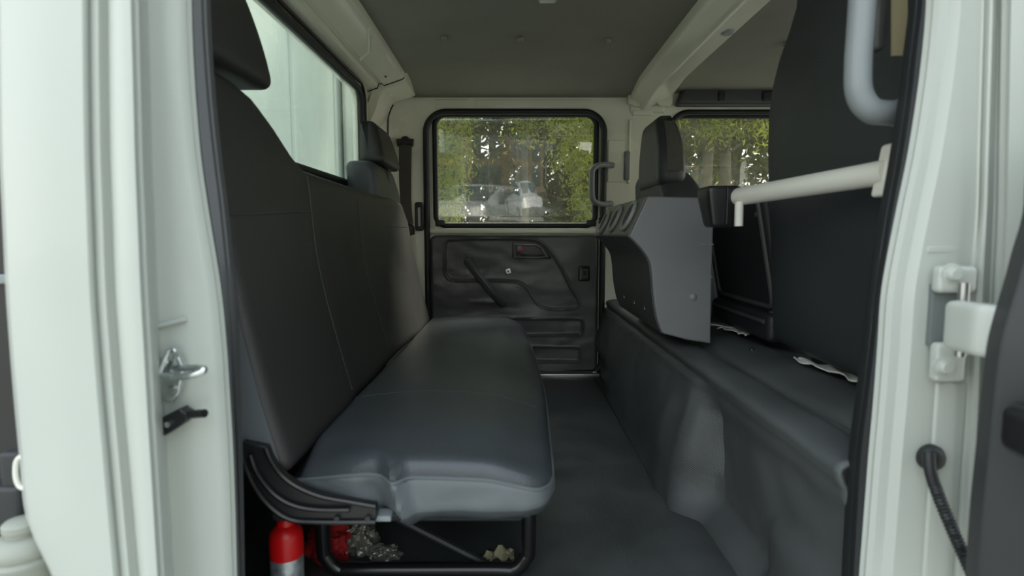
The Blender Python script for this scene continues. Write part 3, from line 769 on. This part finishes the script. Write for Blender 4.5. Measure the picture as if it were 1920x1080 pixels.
# near front seat: one tall smooth back
tabl = [(-.31, .95), (-.25, .99), (.05, 1.0), (.20, 1.0), (.27, .95), (.33, .85), (.38, .70), (.42, .52), (.46, .38), (.52, .33), (.9, .34)]
ns, f, yc, hw = front_seat('front_seat', 'tall dark vinyl near front seat back filling the right side', .595, .79, 1.405, tabl)
obj('backrest', rbox(0, .13, .79, 1.405, 0, .74, .035, (5, 30, 60), f), frontv, ns)
obj('seat_cushion', rbox(.70, 1.22, .80, 1.34, -.36, -.20, .04), frontv, ns)
obj('seat_base', rbox(.76, 1.15, .84, 1.30, -.66, -.36, .01), darkpl, ns)
# far front seat: back and separate headrest
fs = thing('front_seat', 'far front seat with grey headrest in front of the front window', 'seat', (.75, 2.2, FL))
def ff(p):
    z = lerp(-.31, .235, p.z / .55); yc = 2.18
    y = yc + (p.y - yc) * interp([(-.3, .95), (0, 1.0), (.12, 1.0), (.19, .85), (.235, .62)], z)
    return (.505 + (-(z - .2)) * .16 + p.x * (1 - .25 * sm(.1, .24, z)), y, z)
obj('backrest', rbox(0, .15, 1.93, 2.44, 0, .55, .04, (5, 18, 24), ff), frontv, fs)
def fh(p):
    h = (p.z - .20) / .21
    return (p.x + (.012 * (1 - h) - .0) - .03 * h * h * (1 if p.x > .55 else 0) + .012 * h, 2.13 + (p.y - 2.13) * (1 - .42 * max(0, h) ** 2.5), p.z)
hr = obj('headrest', rbox(.488, .585, 1.955, 2.31, .16, .418, .035, (5, 12, 16), fh), frontv, fs)
rows = []
for i in range(12):
    z = lerp(.215, .392, i / 11); a = fh(Vector((.512, 1.955, z))); b = fh(Vector((.568, 1.955, z)))
    rows.append([Vector((a[0], a[1] - .002, z)), Vector(((a[0] + b[0]) / 2, a[1] - .004, z)), Vector((b[0], b[1] - .002, z))])
obj('mesh_insert', loft(rows), meshfab, hr, label='brownish mesh side insert')
obj('seat_cushion', rbox(.66, 1.2, 1.95, 2.44, -.34, -.20, .04), frontv, fs)
obj('seat_base', rbox(.74, 1.12, 1.98, 2.40, -.66, -.34, .01), darkpl, fs)
# middle seat back, hard shell with raised rim
ms = thing('middle_seat', 'black hard shell middle seat back leaning between console and front seat', 'seat', (.8, 1.62, FL))
def xm(z): return .60 + (.17 - z) * .19
Ym0, Ym1 = 1.415, 1.86
def fmid(p): z = lerp(-.27, .115, p.z / .44); return (xm(z) + p.x, p.y, z)
obj('shell', rbox(0, .06, Ym0, Ym1, 0, .44, .018, (3, 12, 14), fmid), darkpl, ms)
loop = rrect(Ym0 + .02, Ym1 - .05, -.185, .10, .03)
obj('rim', tube([(xm(z) - .002, y, z) for y, z in loop], .007, 8, True), conrear, ms)
obj('lower_tray', rbox(xm(-.24) - .03, xm(-.24) + .05, Ym0 + .005, Ym1 - .02, -.275, -.20, .018, (3, 10, 4)), darkpl, ms)
obj('tray_lip', tube([(xm(-.24) - .032, Ym0 + .03, -.222), (xm(-.24) - .032, Ym1 - .05, -.222)], .006, 8), conrear, ms)
for py_, pz_ in ((Ym0 + .035, -.20), (Ym0 + .03, .05)):
    obj('screw', lathe([(0, -.004), (.006, -.003), (.006, .003)], (xm(pz_) - .006, py_, pz_), 10, 'x'), steel, ms)
obj('seat_cushion', rbox(.72, 1.18, 1.43, 1.86, -.34, -.22, .04), frontv, ms)
obj('seat_base', rbox(.78, 1.10, 1.45, 1.84, -.66, -.34, .01), darkpl, ms)

# white cloth scraps on the step
def strip(name, label, P, wv, seed):
    rows = []; P = catmull([Vector(p) for p in P], 6)
    for i, p in enumerate(P):
        t = i / (len(P) - 1); w_ = wv * (.5 + .8 * sin(pi * min(1, max(.06, t)))) * (1 + .3 * sin(i * 1.3 + seed))
        rows.append([p + Vector((u * w_, 0, .003 * sin(u * 5 + i * .9 + seed) + .006)) for u in (-.5, -.25, 0, .25, .5)])
    obj(name, loft(rows, (0, 0, .003)), cloth, label=label, cat='cloth')
strip('cloth', 'short folded white cloth on the step beside the console', [atz(1352, 619, -.285), atz(1372, 621, -.285), atz(1390, 627, -.285), atz(1398, 632, -.285)], .03, 1)
strip('cloth', 'long white cloth strip on the step under the near front seat', [atz(1492, 678, -.285), atz(1530, 690, -.285), atz(1570, 703, -.285), atz(1612, 719, -.285), atz(1650, 732, -.285)], .022, 4)

# near front belt seen at the top right
nb = thing('seat_belt', 'tan seat belt strap at the top right behind the large grey handle', 'seat belt', at(1688, 105, .83))
obj('webbing', loft([[at(1674, y, .83), at(1702, y, .83)] for y in (-160, -60, 20, 104)], (.0, .004, 0)), tan, nb)
obj('belt_guide', rbox(at(1642, 0, .84).x, at(1662, 0, .84).x, .835, .86, at(0, 95, .84).z, at(0, -160, .84).z, .006), conrear, nb)

# ================================================================== NEAR SIDE OF THE CAB: door opening pillars
def pillar(cols, ys, name, m, parent=None, kind=None, thick=(0, .012, 0), k=6):
    """cols: list of (table of px by py, Y)"""
    rows = []
    for y in ys:
        rows.append([at(interp(tab, y), y, Y) for tab, Y in cols])
    return obj(name, loft(rows, thick, k=k), m, parent, kind=kind)
YS = [-260, -120, 0, 100, 200, 300, 400, 540, 650, 750, 850, 950, 1010, 1080, 1160, 1320]
def off(tab, d): return [(a, b + d) for a, b in tab]
e_out = [(-260, -2), (0, 0), (270, 3), (540, 16), (700, 27), (850, 41), (960, 51), (1000, 62), (1080, 100), (1320, 190)]
crease = [(-260, 158), (0, 160), (150, 161), (300, 164), (540, 173), (700, 184), (900, 202), (1080, 218), (1320, 236)]
edge = [(-260, 244), (0, 250), (300, 258), (540, 268), (700, 277), (900, 289), (1080, 300), (1320, 318)]
jamb = [(-260, 352), (0, 352), (150, 357), (300, 371), (430, 390), (540, 408), (650, 419), (800, 429), (900, 434), (1080, 439), (1320, 446)]
seali = [(-260, 380), (0, 385), (150, 392), (300, 408), (430, 424), (540, 434), (650, 440), (800, 445), (900, 448), (1080, 451), (1320, 458)]
L_ = 'wall_near'
nl = pillar([(off(e_out, -6), .66), (e_out, .605), (off(e_out, 4), .600), (off(crease, -60), .598), (off(crease, -6), .600), (crease, .603), (off(crease, 7), .612), (off(crease, 13), .608), (off(crease, 24), .603), (off(crease, 33), .612), (off(crease, 40), .615),
        (off(crease, 48), .604), (off(edge, -20), .598), (off(edge, -5), .600), (edge, .606), (off(edge, 6), .625), (off(edge, 12), .668), (off(edge, 22), .685), (off(edge, 48), .690),
        (off(jamb, -26), .694), (off(jamb, -12), .700), (off(jamb, -3), .706), (jamb, .720), (off(jamb, 3), .77)], YS, 'wall_near', paint, kind='structure')
pillar([(off(jamb, -2), .730), (off(jamb, 2), .722), (off(jamb, 10), .718), (off(seali, -8), .724), (seali, .742), (off(seali, 1), .775)], YS, 'weatherstrip', seal_grey, nl)
# inner cheek of the rear jamb and closing panels around the opening
seal_r_in = [(-260, 1722), (0, 1716), (150, 1699), (250, 1687), (370, 1664), (540, 1638), (700, 1620), (800, 1607), (880, 1597), (950, 1594), (1080, 1587), (1320, 1578)]
seal_r_out = [(-260, 1750), (0, 1746), (130, 1735), (270, 1714), (430, 1681), (540, 1661), (750, 1645), (850, 1636), (1080, 1618), (1320, 1604)]
ROUT = 1985
pz_hi = 1880
pillar([(off(seal_r_out, -3), .77), (seal_r_out, .720), (off(seal_r_out, 4), .708), (off(seal_r_out, 16), .702), (off(seal_r_out, 34), .700), (off(seal_r_out, 46), .694), (off(seal_r_out, 56), .690),
        (off(seal_r_out, 78), .690), ([(-260, 1848), (0, 1846), (400, 1836), (540, 1822), (800, 1812), (1080, 1796), (1320, 1786)], .688), ([(-260, 1858), (0, 1856), (400, 1844), (540, 1832), (800, 1822), (1080, 1806), (1320, 1796)], .676),
        ([(-260, 1864), (0, 1862), (400, 1850), (540, 1842), (800, 1832), (1080, 1816), (1320, 1806)], .674), ([(-260, 1874), (0, 1872), (400, 1862), (540, 1856), (800, 1842), (1080, 1824), (1320, 1812)], .686),
        ([(-260, 1888), (0, 1886), (400, 1878), (540, 1870), (800, 1856), (1080, 1838), (1320, 1826)], .680), ([(-260, 1898), (0, 1896), (400, 1888), (540, 1882), (800, 1868), (1080, 1850), (1320, 1838)], .664),
        ([(-260, 1990), (1320, 1990)], .650), ([(-260, 2090), (1320, 2090)], .64)], YS, 'center_pillar', paint, nl)
pillar([(off(seal_r_in, 0), .79), (seal_r_in, .748), (off(seal_r_in, 5), .732), (off(seal_r_in, 14), .722), (off(seal_r_out, -6), .720), (off(seal_r_out, 2), .728)], YS, 'weatherstrip', seal_dark, nl)
# body above the opening and beside it (closes the cab)
obj('roof_rail', rbox(-.62, 1.75, .64, .76, .56, .72, .03), paint, nl)
obj('rear_quarter', box(-.62, -.40, .70, .78, -.72, .70), paint_in, nl, smooth=False)
a = at(1720, 540, .76).x
obj('front_quarter', box(.575, .80, .72, .78, -.72, .70), paint_in, nl, smooth=False)
obj('front_quarter', box(.80, 1.74, .72, .78, -.76, -.66), darkpl, nl, smooth=False)
obj('roof_skin', box(-.64, 1.76, .62, 2.76, .72, .74), paint, nl, smooth=False)
obj('sill_plate', rbox(-.45, .56, .60, .80, -.74, -.665, .01), paint, nl)
# pressed step lines on the rear jamb
obj('pressed_line', tube([at(292, 613, .683), at(315, 607, .684), at(350, 598, .689)], .003, 8), paint, nl)
# centre pillar: pressed panel and hinge pocket
def padn(px0, px1, py0, py1, Y, t, m, name, r=.004, parent=nl, **k):
    a, b = at(px0, py1, Y), at(px1, py0, Y)
    return obj(name, rbox(a.x, b.x, Y - t, Y + .012, a.z, b.z, r), m, parent, **k)
padn(1712, 1812, 716, 1300, .690, .004, paint, 'pressed_panel', .004)
padn(1738, 1838, 462, 474, .690, .0012, paint, 'pressed_line', .0012)
padn(1741, 1806, 533, 648, .684, .0015, mat('pocket_shade_tone', (.13, .15, .15), .6), 'hinge_pocket_shade', .0012)  # flat pad; the shade of the recess is put into its dark colour

grab('grab_handle', 'large light grey grab handle on the near pillar at the top right',
     [at(1722, -150, .80), at(1660, -160, .775), at(1628, -120, .77), at(1620, -60, .77), at(1617, 0, .77), at(1613, 60, .77), at(1609, 120, .77), at(1611, 175, .77), at(1632, 206, .772), at(1665, 212, .785), at(1712, 212, .80)], .0165, greytube, nl)

# hinge of the near rear door
hg = sub('door_hinge', 'white painted door hinge on the near centre pillar', nl, at(1800, 715, .67))
def hbox(px0, px1, py0, py1, Y, t, name, r=.005, par=hg, sk=0):
    a, b = at(px0, py1, Y), at(px1, py0, Y)
    return obj(name, rbox(a.x, b.x, Y - t, Y + .002, a.z, b.z, r, f=lambda p: p + Vector((0, 0, sk * (p.x - a.x)))), paint, par)
up = hbox(1744, 1820, 498, 548, .682, .014, 'hinge_leaf', .006)
lo_ = hbox(1738, 1800, 640, 712, .682, .014, 'hinge_leaf', .006)
for (px, py, par) in ((1787, 514, up), (1771, 688, lo_)):
    q = at(px, py, .667); obj('hinge_bolt', lathe([(0, -.007), (.006, -.007), (.0085, -.004), (.009, 0), (.013, .001), (.013, .004)], q, 14, 'y'), paint, hg)
obj('hinge_pin', tube([at(1808, 530, .655), at(1800, 668, .655)], .006, 12), steel, hg)
def farm(p): return p
a, b = at(1772, 655, .64), at(1900, 562, .64)
arm = obj('hinge_arm', rbox(a.x, b.x, .60, .650, a.z, b.z, .008, f=lambda p: (p[0], p[1] - (p[0] - a.x) * .9, p[2] - .05 * (p[0] - a.x))), paint, hg)

# open near rear door: only its dark inner trim edge enters the frame
d3 = thing('door_3', 'open near rear door with dark inner trim at the right edge', '', (.56, .3, FL), kind='structure')
dl_ = [(200, 1960), (400, 1945), (470, 1925), (540, 1906), (600, 1888), (660, 1874), (760, 1862), (860, 1852), (980, 1840), (1080, 1833), (1250, 1822)]
rows = []
for y in (200, 330, 400, 470, 540, 600, 660, 760, 860, 980, 1080, 1250):
    x = interp(dl_, y); p = at(x, y, .56)
    rows.append([p + Vector((.012, .03, 0)), p, p + Vector((.003, -.006, 0)), p + Vector((.03, -.02, 0)), p + Vector((.07, -.12, 0)), p + Vector((.12, -.5, 0))])
obj('trim_panel', loft(rows, (.03, .01, 0), k=5), darkpl, d3)
padx = at(1888, 800, .53)
obj('armrest', rbox(padx.x - .014, padx.x + .05, .46, .53, padx.z - .022, padx.z + .028, .014), black, d3)
obj('latch_cup', rbox(padx.x - .002, padx.x + .05, .44, .50, padx.z - .055, padx.z - .02, .010), darkpl, d3)
obj('door_skin', box(.64, .68, -.25, .56, -.75, .55), paint, d3, smooth=False)

# door check cable with grommet
ck = thing('cable', 'black corrugated cable from rubber grommet on the near centre pillar', 'cable', at(1790, 1080, .66))
q = at(1745, 858, .684)
obj('grommet', lathe([(0, -.010), (.008, -.011), (.0135, -.008), (.0165, -.003), (.0165, .003)], q, 20, 'y', ), rubber, ck)
P = catmull([at(1742, 848, .670), at(1744, 880, .665), at(1756, 920, .66), at(1778, 975, .652), at(1802, 1030, .64), at(1826, 1085, .62), at(1850, 1150, .60)], 26)
obj('sleeve', tube(P, .0068, 12, rf=lambda t: 1 + (.12 * sin(t * 300) if t > .28 else 0)), rubber, ck)

# striker and courtesy switch on the rear jamb
sk = thing('door_striker', 'zinc plated door striker loop on the white rear jamb', 'striker', at(325, 752, .68))
plt = [at(*p, .682) for p in ((322, 650), (334, 651), (349, 680), (350, 692), (342, 735), (330, 751), (318, 750), (302, 730), (296, 700), (300, 690))]
bm = prism([(p.x, p.z) for p in plt], 'y', .674, .684)
obj('striker_plate', bm, chrome, sk, bevel=.002)
for py in (668, 732):
    q = at(323, py, .672); obj('striker_screw', lathe([(0, -.003), (.005, -.003), (.0065, .003)], q, 6, 'y'), steel, sk)
obj('striker_loop', tube(catmull([at(300, 704, .664), at(325, 707, .648), at(355, 704, .64), at(378, 697, .64), at(381, 692, .642), at(372, 690, .65), at(350, 690, .66), at(330, 690, .676)], 5), .0042, 10), chrome, sk)
obj('striker_rib', tube([at(318, 656, .67), at(300, 702, .662)], .0038, 8), chrome, sk)
sw = thing('door_switch', 'small black door switch below the striker on the white jamb', 'switch', at(345, 815, .68))
plt = [at(*p, .68) for p in ((308, 782), (318, 775), (348, 760), (352, 766), (360, 769), (362, 782), (350, 792), (322, 810), (312, 812))]
obj('switch_body', prism([(p.x, p.z) for p in plt], 'y', .668, .686), black, sw, bevel=.002)
obj('plunger', tube([at(355, 777, .672), at(384, 775, .664)], .0052, 10), black, sw)
obj('switch_screw', lathe([(0, -.003), (.0035, -.003), (.0035, .003)], at(316, 795, .667), 12, 'y'), chrome, sw)

# ================================================================== BEHIND THE CAB (left edge) and cargo box
cb = thing('cargo_box', 'pale box body wall seen through the dusty rear window', 'box', (-3.0, 5, -GROUND))
obj('front_wall', box(-2.0, -1.92, .9, 9.5, -.4, 2.6), boxwall, cb, smooth=False)
for i in range(7):
    obj('stiffener', rbox(-1.92, -1.88, 1.3 + i * 1.25, 1.42 + i * 1.25, -.38, 2.55, .01), boxwall, cb)
obj('back_wall', box(-4.3, -4.2, .9, 9.5, -.4, 2.6), boxwall, cb, smooth=False)
obj('roof', box(-4.3, -1.92, .9, 9.5, 2.6, 2.66), boxwall, cb, smooth=False)
obj('deck', box(-4.3, -1.95, .9, 9.5, -.55, -.4), darkpl, cb, smooth=False)
for xx, yy in ((-2.2, 2.2), (-4.0, 2.2), (-2.2, 8.2), (-4.0, 8.2)):
    obj('wheel', lathe([(.2, -.12), (.46, -.11), (.475, -.06), (.475, .06), (.46, .11), (.2, .12)], (xx, yy, -GROUND + .475), 32, 'x'), tyre, cb)
ai = thing('air_intake', 'black ribbed intake stack behind the cab at the left edge', 'intake', (-.78, .93, -GROUND + .4))
obj('stack', rbox(-1.0, -.63, .82, .90, -1.0, .9, .02), black, ai)
q = at(4, 525, .80); obj('stack_band', rbox(-1.0, -.62, .81, .822, q.z - .007, q.z + .007, .003), greytube, ai)
q = at(20, 930, .66)
bk2 = thing('bracket', 'dark bracket with white wire loop beside the grey reservoir', 'bracket', (q.x, .66, q.z - .05))
obj('bracket_plate', rbox(q.x - .04, q.x + .014, .655, .69, at(0, 990, .66).z, at(0, 912, .66).z, .006), darkpl, bk2)
obj('bracket_tab', rbox(q.x - .012, q.x + .014, .66, .68, at(0, 925, .66).z, at(0, 850, .66).z, .005), darkpl, bk2)
obj('wire_loop', tube(catmull([at(46, 858, .64), at(36, 858, .64), at(30, 870, .64), at(30, 895, .64), at(37, 912, .64), at(50, 916, .64)], 4), .0028, 8), whitepl, bk2)
q = at(45, 1040, .645)
rv = thing('fluid_reservoir', 'grey ribbed fluid reservoir at the lower left corner', 'reservoir', (q.x, .645, q.z - .10))
zc = q.z
obj('tank', lathe([(.02, -.10), (.030, -.09), (.033, -.04), (.031, -.012), (.034, -.007), (.034, -.002), (.030, .002), (.033, .007), (.032, .014), (.027, .022), (.018, .026)], (q.x, .645, zc), 28), reservoir_m, rv)
obj('neck_cap', lathe([(.016, .024), (.016, .032), (.019, .033), (.019, .040), (.016, .043), (0, .044)], (q.x, .645, zc), 24), reservoir_m, rv)

# ================================================================== TREES AND PLANTING BEYOND THE FAR SIDE
def leaf_mesh(name, pts, size, asp, rs):
    n = len(pts); d = rs.normal(size=(n, 3)); d[:, 2] -= .5; d /= np.linalg.norm(d, axis=1)[:, None]
    u = rs.normal(size=(n, 3)); s = np.cross(d, u); s /= np.linalg.norm(s, axis=1)[:, None]
    L = (size * rs.uniform(.7, 1.3, n))[:, None]; v = np.empty((n, 4, 3))
    v[:, 0] = pts; v[:, 1] = pts + d * L * .45 + s * L * asp; v[:, 2] = pts + d * L; v[:, 3] = pts + d * L * .45 - s * L * asp
    me = bpy.data.meshes.new(name); me.vertices.add(n * 4); me.vertices.foreach_set('co', v.ravel().astype(np.float32))
    me.loops.add(n * 4); me.loops.foreach_set('vertex_index', np.arange(n * 4, dtype=np.int32))
    me.polygons.add(n); me.polygons.foreach_set('loop_start', np.arange(0, n * 4, 4, dtype=np.int32)); me.polygons.foreach_set('loop_total', np.full(n, 4, dtype=np.int32))
    me.update(); me.validate(); return me
def tree(label, x, y, h, tr, crowns, n, lm, size, asp=.13, lean=0, group=None, seed=0, name='tree'):
    rs = np.random.RandomState(seed); t = thing(name, label, 'tree', (x, y, -GROUND))
    z0 = -GROUND
    P = catmull([(x, y, z0), (x + lean * .3, y, z0 + h * .3), (x + lean * .6, y + .05, z0 + h * .6), (x + lean, y, z0 + h)], 6)
    tk = obj('trunk', tube(P, tr, 10, rf=lambda s: 1.1 - .7 * s), bark, t)
    pts = []
    tot = sum(c[3] * c[4] * c[5] for c in crowns)
    bm = bmesh.new()
    for c in crowns:
        cx, cy, cz, rx, ry, rz = c; k = max(40, int(n * rx * ry * rz / tot))
        # leaves gathered on drooping sprays
        ns = max(6, k // 60); sp = rs.normal(size=(ns, 3)); sp /= np.linalg.norm(sp, axis=1)[:, None]; sp *= rs.uniform(.35, 1, ns)[:, None] ** .5 * np.array([rx, ry, rz])
        sp += np.array([cx, cy, cz])
        for s in sp[:14]:
            b = P[min(len(P) - 1, int(len(P) * min(.95, max(.3, (s[2] - z0) / h))))]
            tube([b, b.lerp(Vector(s), .6) + Vector((0, 0, .1)), s], tr * .16, 5, bm=bm)
        for s in sp:
            m_ = 60; a = rs.normal(size=(m_, 3)) * np.array([.13, .13, .16]) * (rx ** .4); a[:, 2] -= np.abs(a[:, 0]) * .4
            pts.append(a + s)
    obj('branches', bm, bark, t, kind='stuff')
    pts = np.concatenate(pts)
    obj('foliage', leaf_mesh('foliage', pts, size, asp, rs), leafm[lm], t, smooth=False, kind='stuff')
    return t
Tz = .6
tree('bright leafy tree at the left edge of the door window', -.95, 6.6, 5, .07, [(-.75, 6.2, 1.15, .32, .5, .5), (-.75, 6.2, .45, .22, .4, .35), (-.6, 6.3, 2.2, 1, .6, .6)], 16000, 0, .07, .13, .4, seed=1)
tree('slim upright tree in the middle of the door window', .17, 6.9, 5, .062, [(.22, 6.6, 1.45, .40, .4, .30), (.3, 6.7, 2.3, 1, .7, .6)], 9000, 0, .07, .13, -.05, seed=2)
tree('bright leafy tree at the right edge of the door window', .98, 7.2, 5, .075, [(.82, 6.9, 1.25, .36, .5, .55), (.95, 6.9, .55, .25, .4, .4), (1, 7, 2.5, 1, .7, .6)], 15000, 0, .07, .13, .1, seed=3)
tree('bright feathery tree at the left of the front window', 2.15, 6.6, 5, .08, [(2.1, 6.2, 1.35, .30, .5, .22), (2.9, 6.2, 1.35, .6, .5, .22), (2.3, 6.3, 2.3, 1.2, .7, .6)], 9500, 0, .085, .10, .2, seed=4)
tree('tall thin trunk tree in the front window', 3.15, 8.4, 6, .10, [(3.2, 8.0, 1.7, .9, .6, .35), (3.0, 8, 3, 1.2, .8, .7)], 7000, 1, .09, .12, -.1, seed=5)
tree('leaning pale trunk tree at the left of the door window', -.62, 8.6, 5, .075, [(-.9, 8.8, 2.4, .6, .6, .7), (-.95, 8.8, 1.0, .3, .5, .6)], 6500, 1, .12, .15, -.75, seed=6)
for i, (x, y, r, h) in enumerate(((-2.6, 10.5, 1.3, 6), (-.8, 11.5, 1.25, 6), (.55, 12.2, 1.2, 6), (1.9, 11.2, 1.2, 6), (3.4, 11.8, 1.2, 6), (5.2, 11, 1.4, 6), (7.4, 12, 1.6, 6), (9.8, 12.5, 1.8, 6.5))):
    lab = ['broad olive tree left of the door window view', 'dark olive tree behind the leaning trunk', 'dark olive tree behind the slim middle tree', 'olive tree behind the pillar between the windows',
           'olive tree behind the tall thin trunk', 'olive tree at the right of the front window', 'dark tree further right beyond the windscreen side', 'rightmost dark tree ahead of the truck'][i]
    tree(lab, x, y, h, .12, [(x, y, .2, r, .7, 1.1), (x + .2, y, 1.8, r, .8, 1.2), (x, y, 3.6, r * 1.1, .9, 1.3)], 8000, 1 if i in (0, 3, 4, 5) else 2, .17, .2, .2, seed=20 + i)
for i, (x, y, r) in enumerate(((-3.5, 15, 2.2), (-.6, 16, 2.2), (2.2, 15.5, 2.0), (5.2, 16, 2.2), (8.6, 16, 2.4))):
    lab = ['far dark tree at the left behind the olive trees', 'far dark tree behind the door window view', 'far dark tree behind the gap between windows', 'far dark tree behind the front window view', 'far dark tree at the right behind the olive trees'][i]
    tree(lab, x, y, 7, .16, [(x, y, .3, r, 1, 1.5), (x, y, 3.2, r, 1.2, 2.0)], 4500, 2, .26, .24, .1, seed=40 + i)

# ================================================================== BEHIND THE CAMERA (seen faintly mirrored in the far door window)
car = thing('car', 'white parked car mirrored faintly in the far door window', 'car', (.9, -6, -GROUND))
def carsec(x):   # side profile: length along x
    return interp([(-2.1, .55), (-2.0, .70), (-1.2, .86), (-.75, .92), (-.2, 1.38), (.9, 1.42), (1.6, 1.02), (2.05, .95), (2.15, .6)], x)
rows = []
for i in range(40):
    x = lerp(-2.12, 2.14, i / 39); zt = carsec(x); r = []
    belt = min(zt, .92)
    for (yy, zz) in ((-.80, .25), (-.86, .45), (-.86, .7), (-.80, belt - .02), (-.62 if zt > 1 else -.74, lerp(belt, zt, .85)), (-.45, zt), (0, zt + .03), (.45, zt), (.62 if zt > 1 else .74, lerp(belt, zt, .85)), (.80, belt - .02), (.86, .7), (.86, .45), (.80, .25)):
        r.append(Vector((.9 + x, -6 + yy, -GROUND + zz)))
    rows.append(r)
obj('body', loft(rows), carp, car)
for sx_ in (-1, 1):
    pl = [(.9 - .55, .95), (.9 - .12, 1.30), (.9 + .3, 1.34), (.9 + .3, .95)]; pl2 = [(.9 + .36, .95), (.9 + .36, 1.34), (.9 + .85, 1.32), (.9 + 1.35, .98)]
    for q in (pl, pl2): obj('side_window', prism([(a, b - GROUND) for a, b in q], 'y', -6 + sx_ * .72, -6 + sx_ * .76), bluepane, car)
obj('windscreen', prism([(.9 - .70, .97 - GROUND), (.9 - .24, 1.36 - GROUND), (.9 - .22, 1.34 - GROUND), (.9 - .66, .95 - GROUND)], 'y', -6.55, -5.45), bluepane, car)
obj('rear_window', prism([(.9 + 1.55, 1.07 - GROUND), (.9 + 1.0, 1.40 - GROUND), (.9 + .98, 1.36 - GROUND), (.9 + 1.52, 1.04 - GROUND)], 'y', -6.55, -5.45), bluepane, car)
for xx in (-1.35, 1.35):
    for yy in (-.80, .80):
        wh = obj('wheel', lathe([(.0, -.09), (.2, -.1), (.31, -.09), (.33, -.05), (.33, .05), (.31, .09), (.2, .1), (0, .09)], (.9 + xx, -6 + yy, -GROUND + .33), 28, 'y'), tyre, car)
        obj('hub_cap', lathe([(0, -.11), (.19, -.105), (.2, -.09)] if yy < 0 else [(.2, .09), (.19, .105), (0, .11)], (.9 + xx, -6 + yy, -GROUND + .33), 20, 'y'), steel, wh)
car.location = (.65, -12.5, -GROUND + .02); car.rotation_euler.z = radians(70)
bl = thing('building', 'plain pinkish building mirrored faintly in the far door window', 'building', (0, -38, -GROUND))
obj('wall', box(-5, 14, -40, -38, -GROUND, 5), plaster, bl, smooth=False)
for i in range(6):
    for k in range(3):
        obj('window', rbox(-4 + i * 2.6, -2.2 + i * 2.6, -38.05, -37.95, -1.0 + k * 2.1, .6 + k * 2.1, .02, (1, 1, 1)), bluepane, bl)
for i, (x, y) in enumerate(((-4.6, -13), (-1.6, -17.5), (4.6, -13.5), (8.4, -13.5))):
    tree(['mirrored leafy tree left of the parked car', 'mirrored leafy tree behind the parked car', 'mirrored leafy tree right of the parked car', 'mirrored tree furthest from the parked car'][i], x, y, 6, .14,
         [(x, y, .6, 1.3, 1, 1.2), (x, y, 2.6, 1.5, 1.2, 1.2)], 6000, 1, .3, .25, .1, seed=60 + i)

# ------------------------------------------------------------------ lift the whole scene so that the outside ground is at z = 0
for o in list(COL.objects):
    if o.parent is None: o.location.z += GROUND
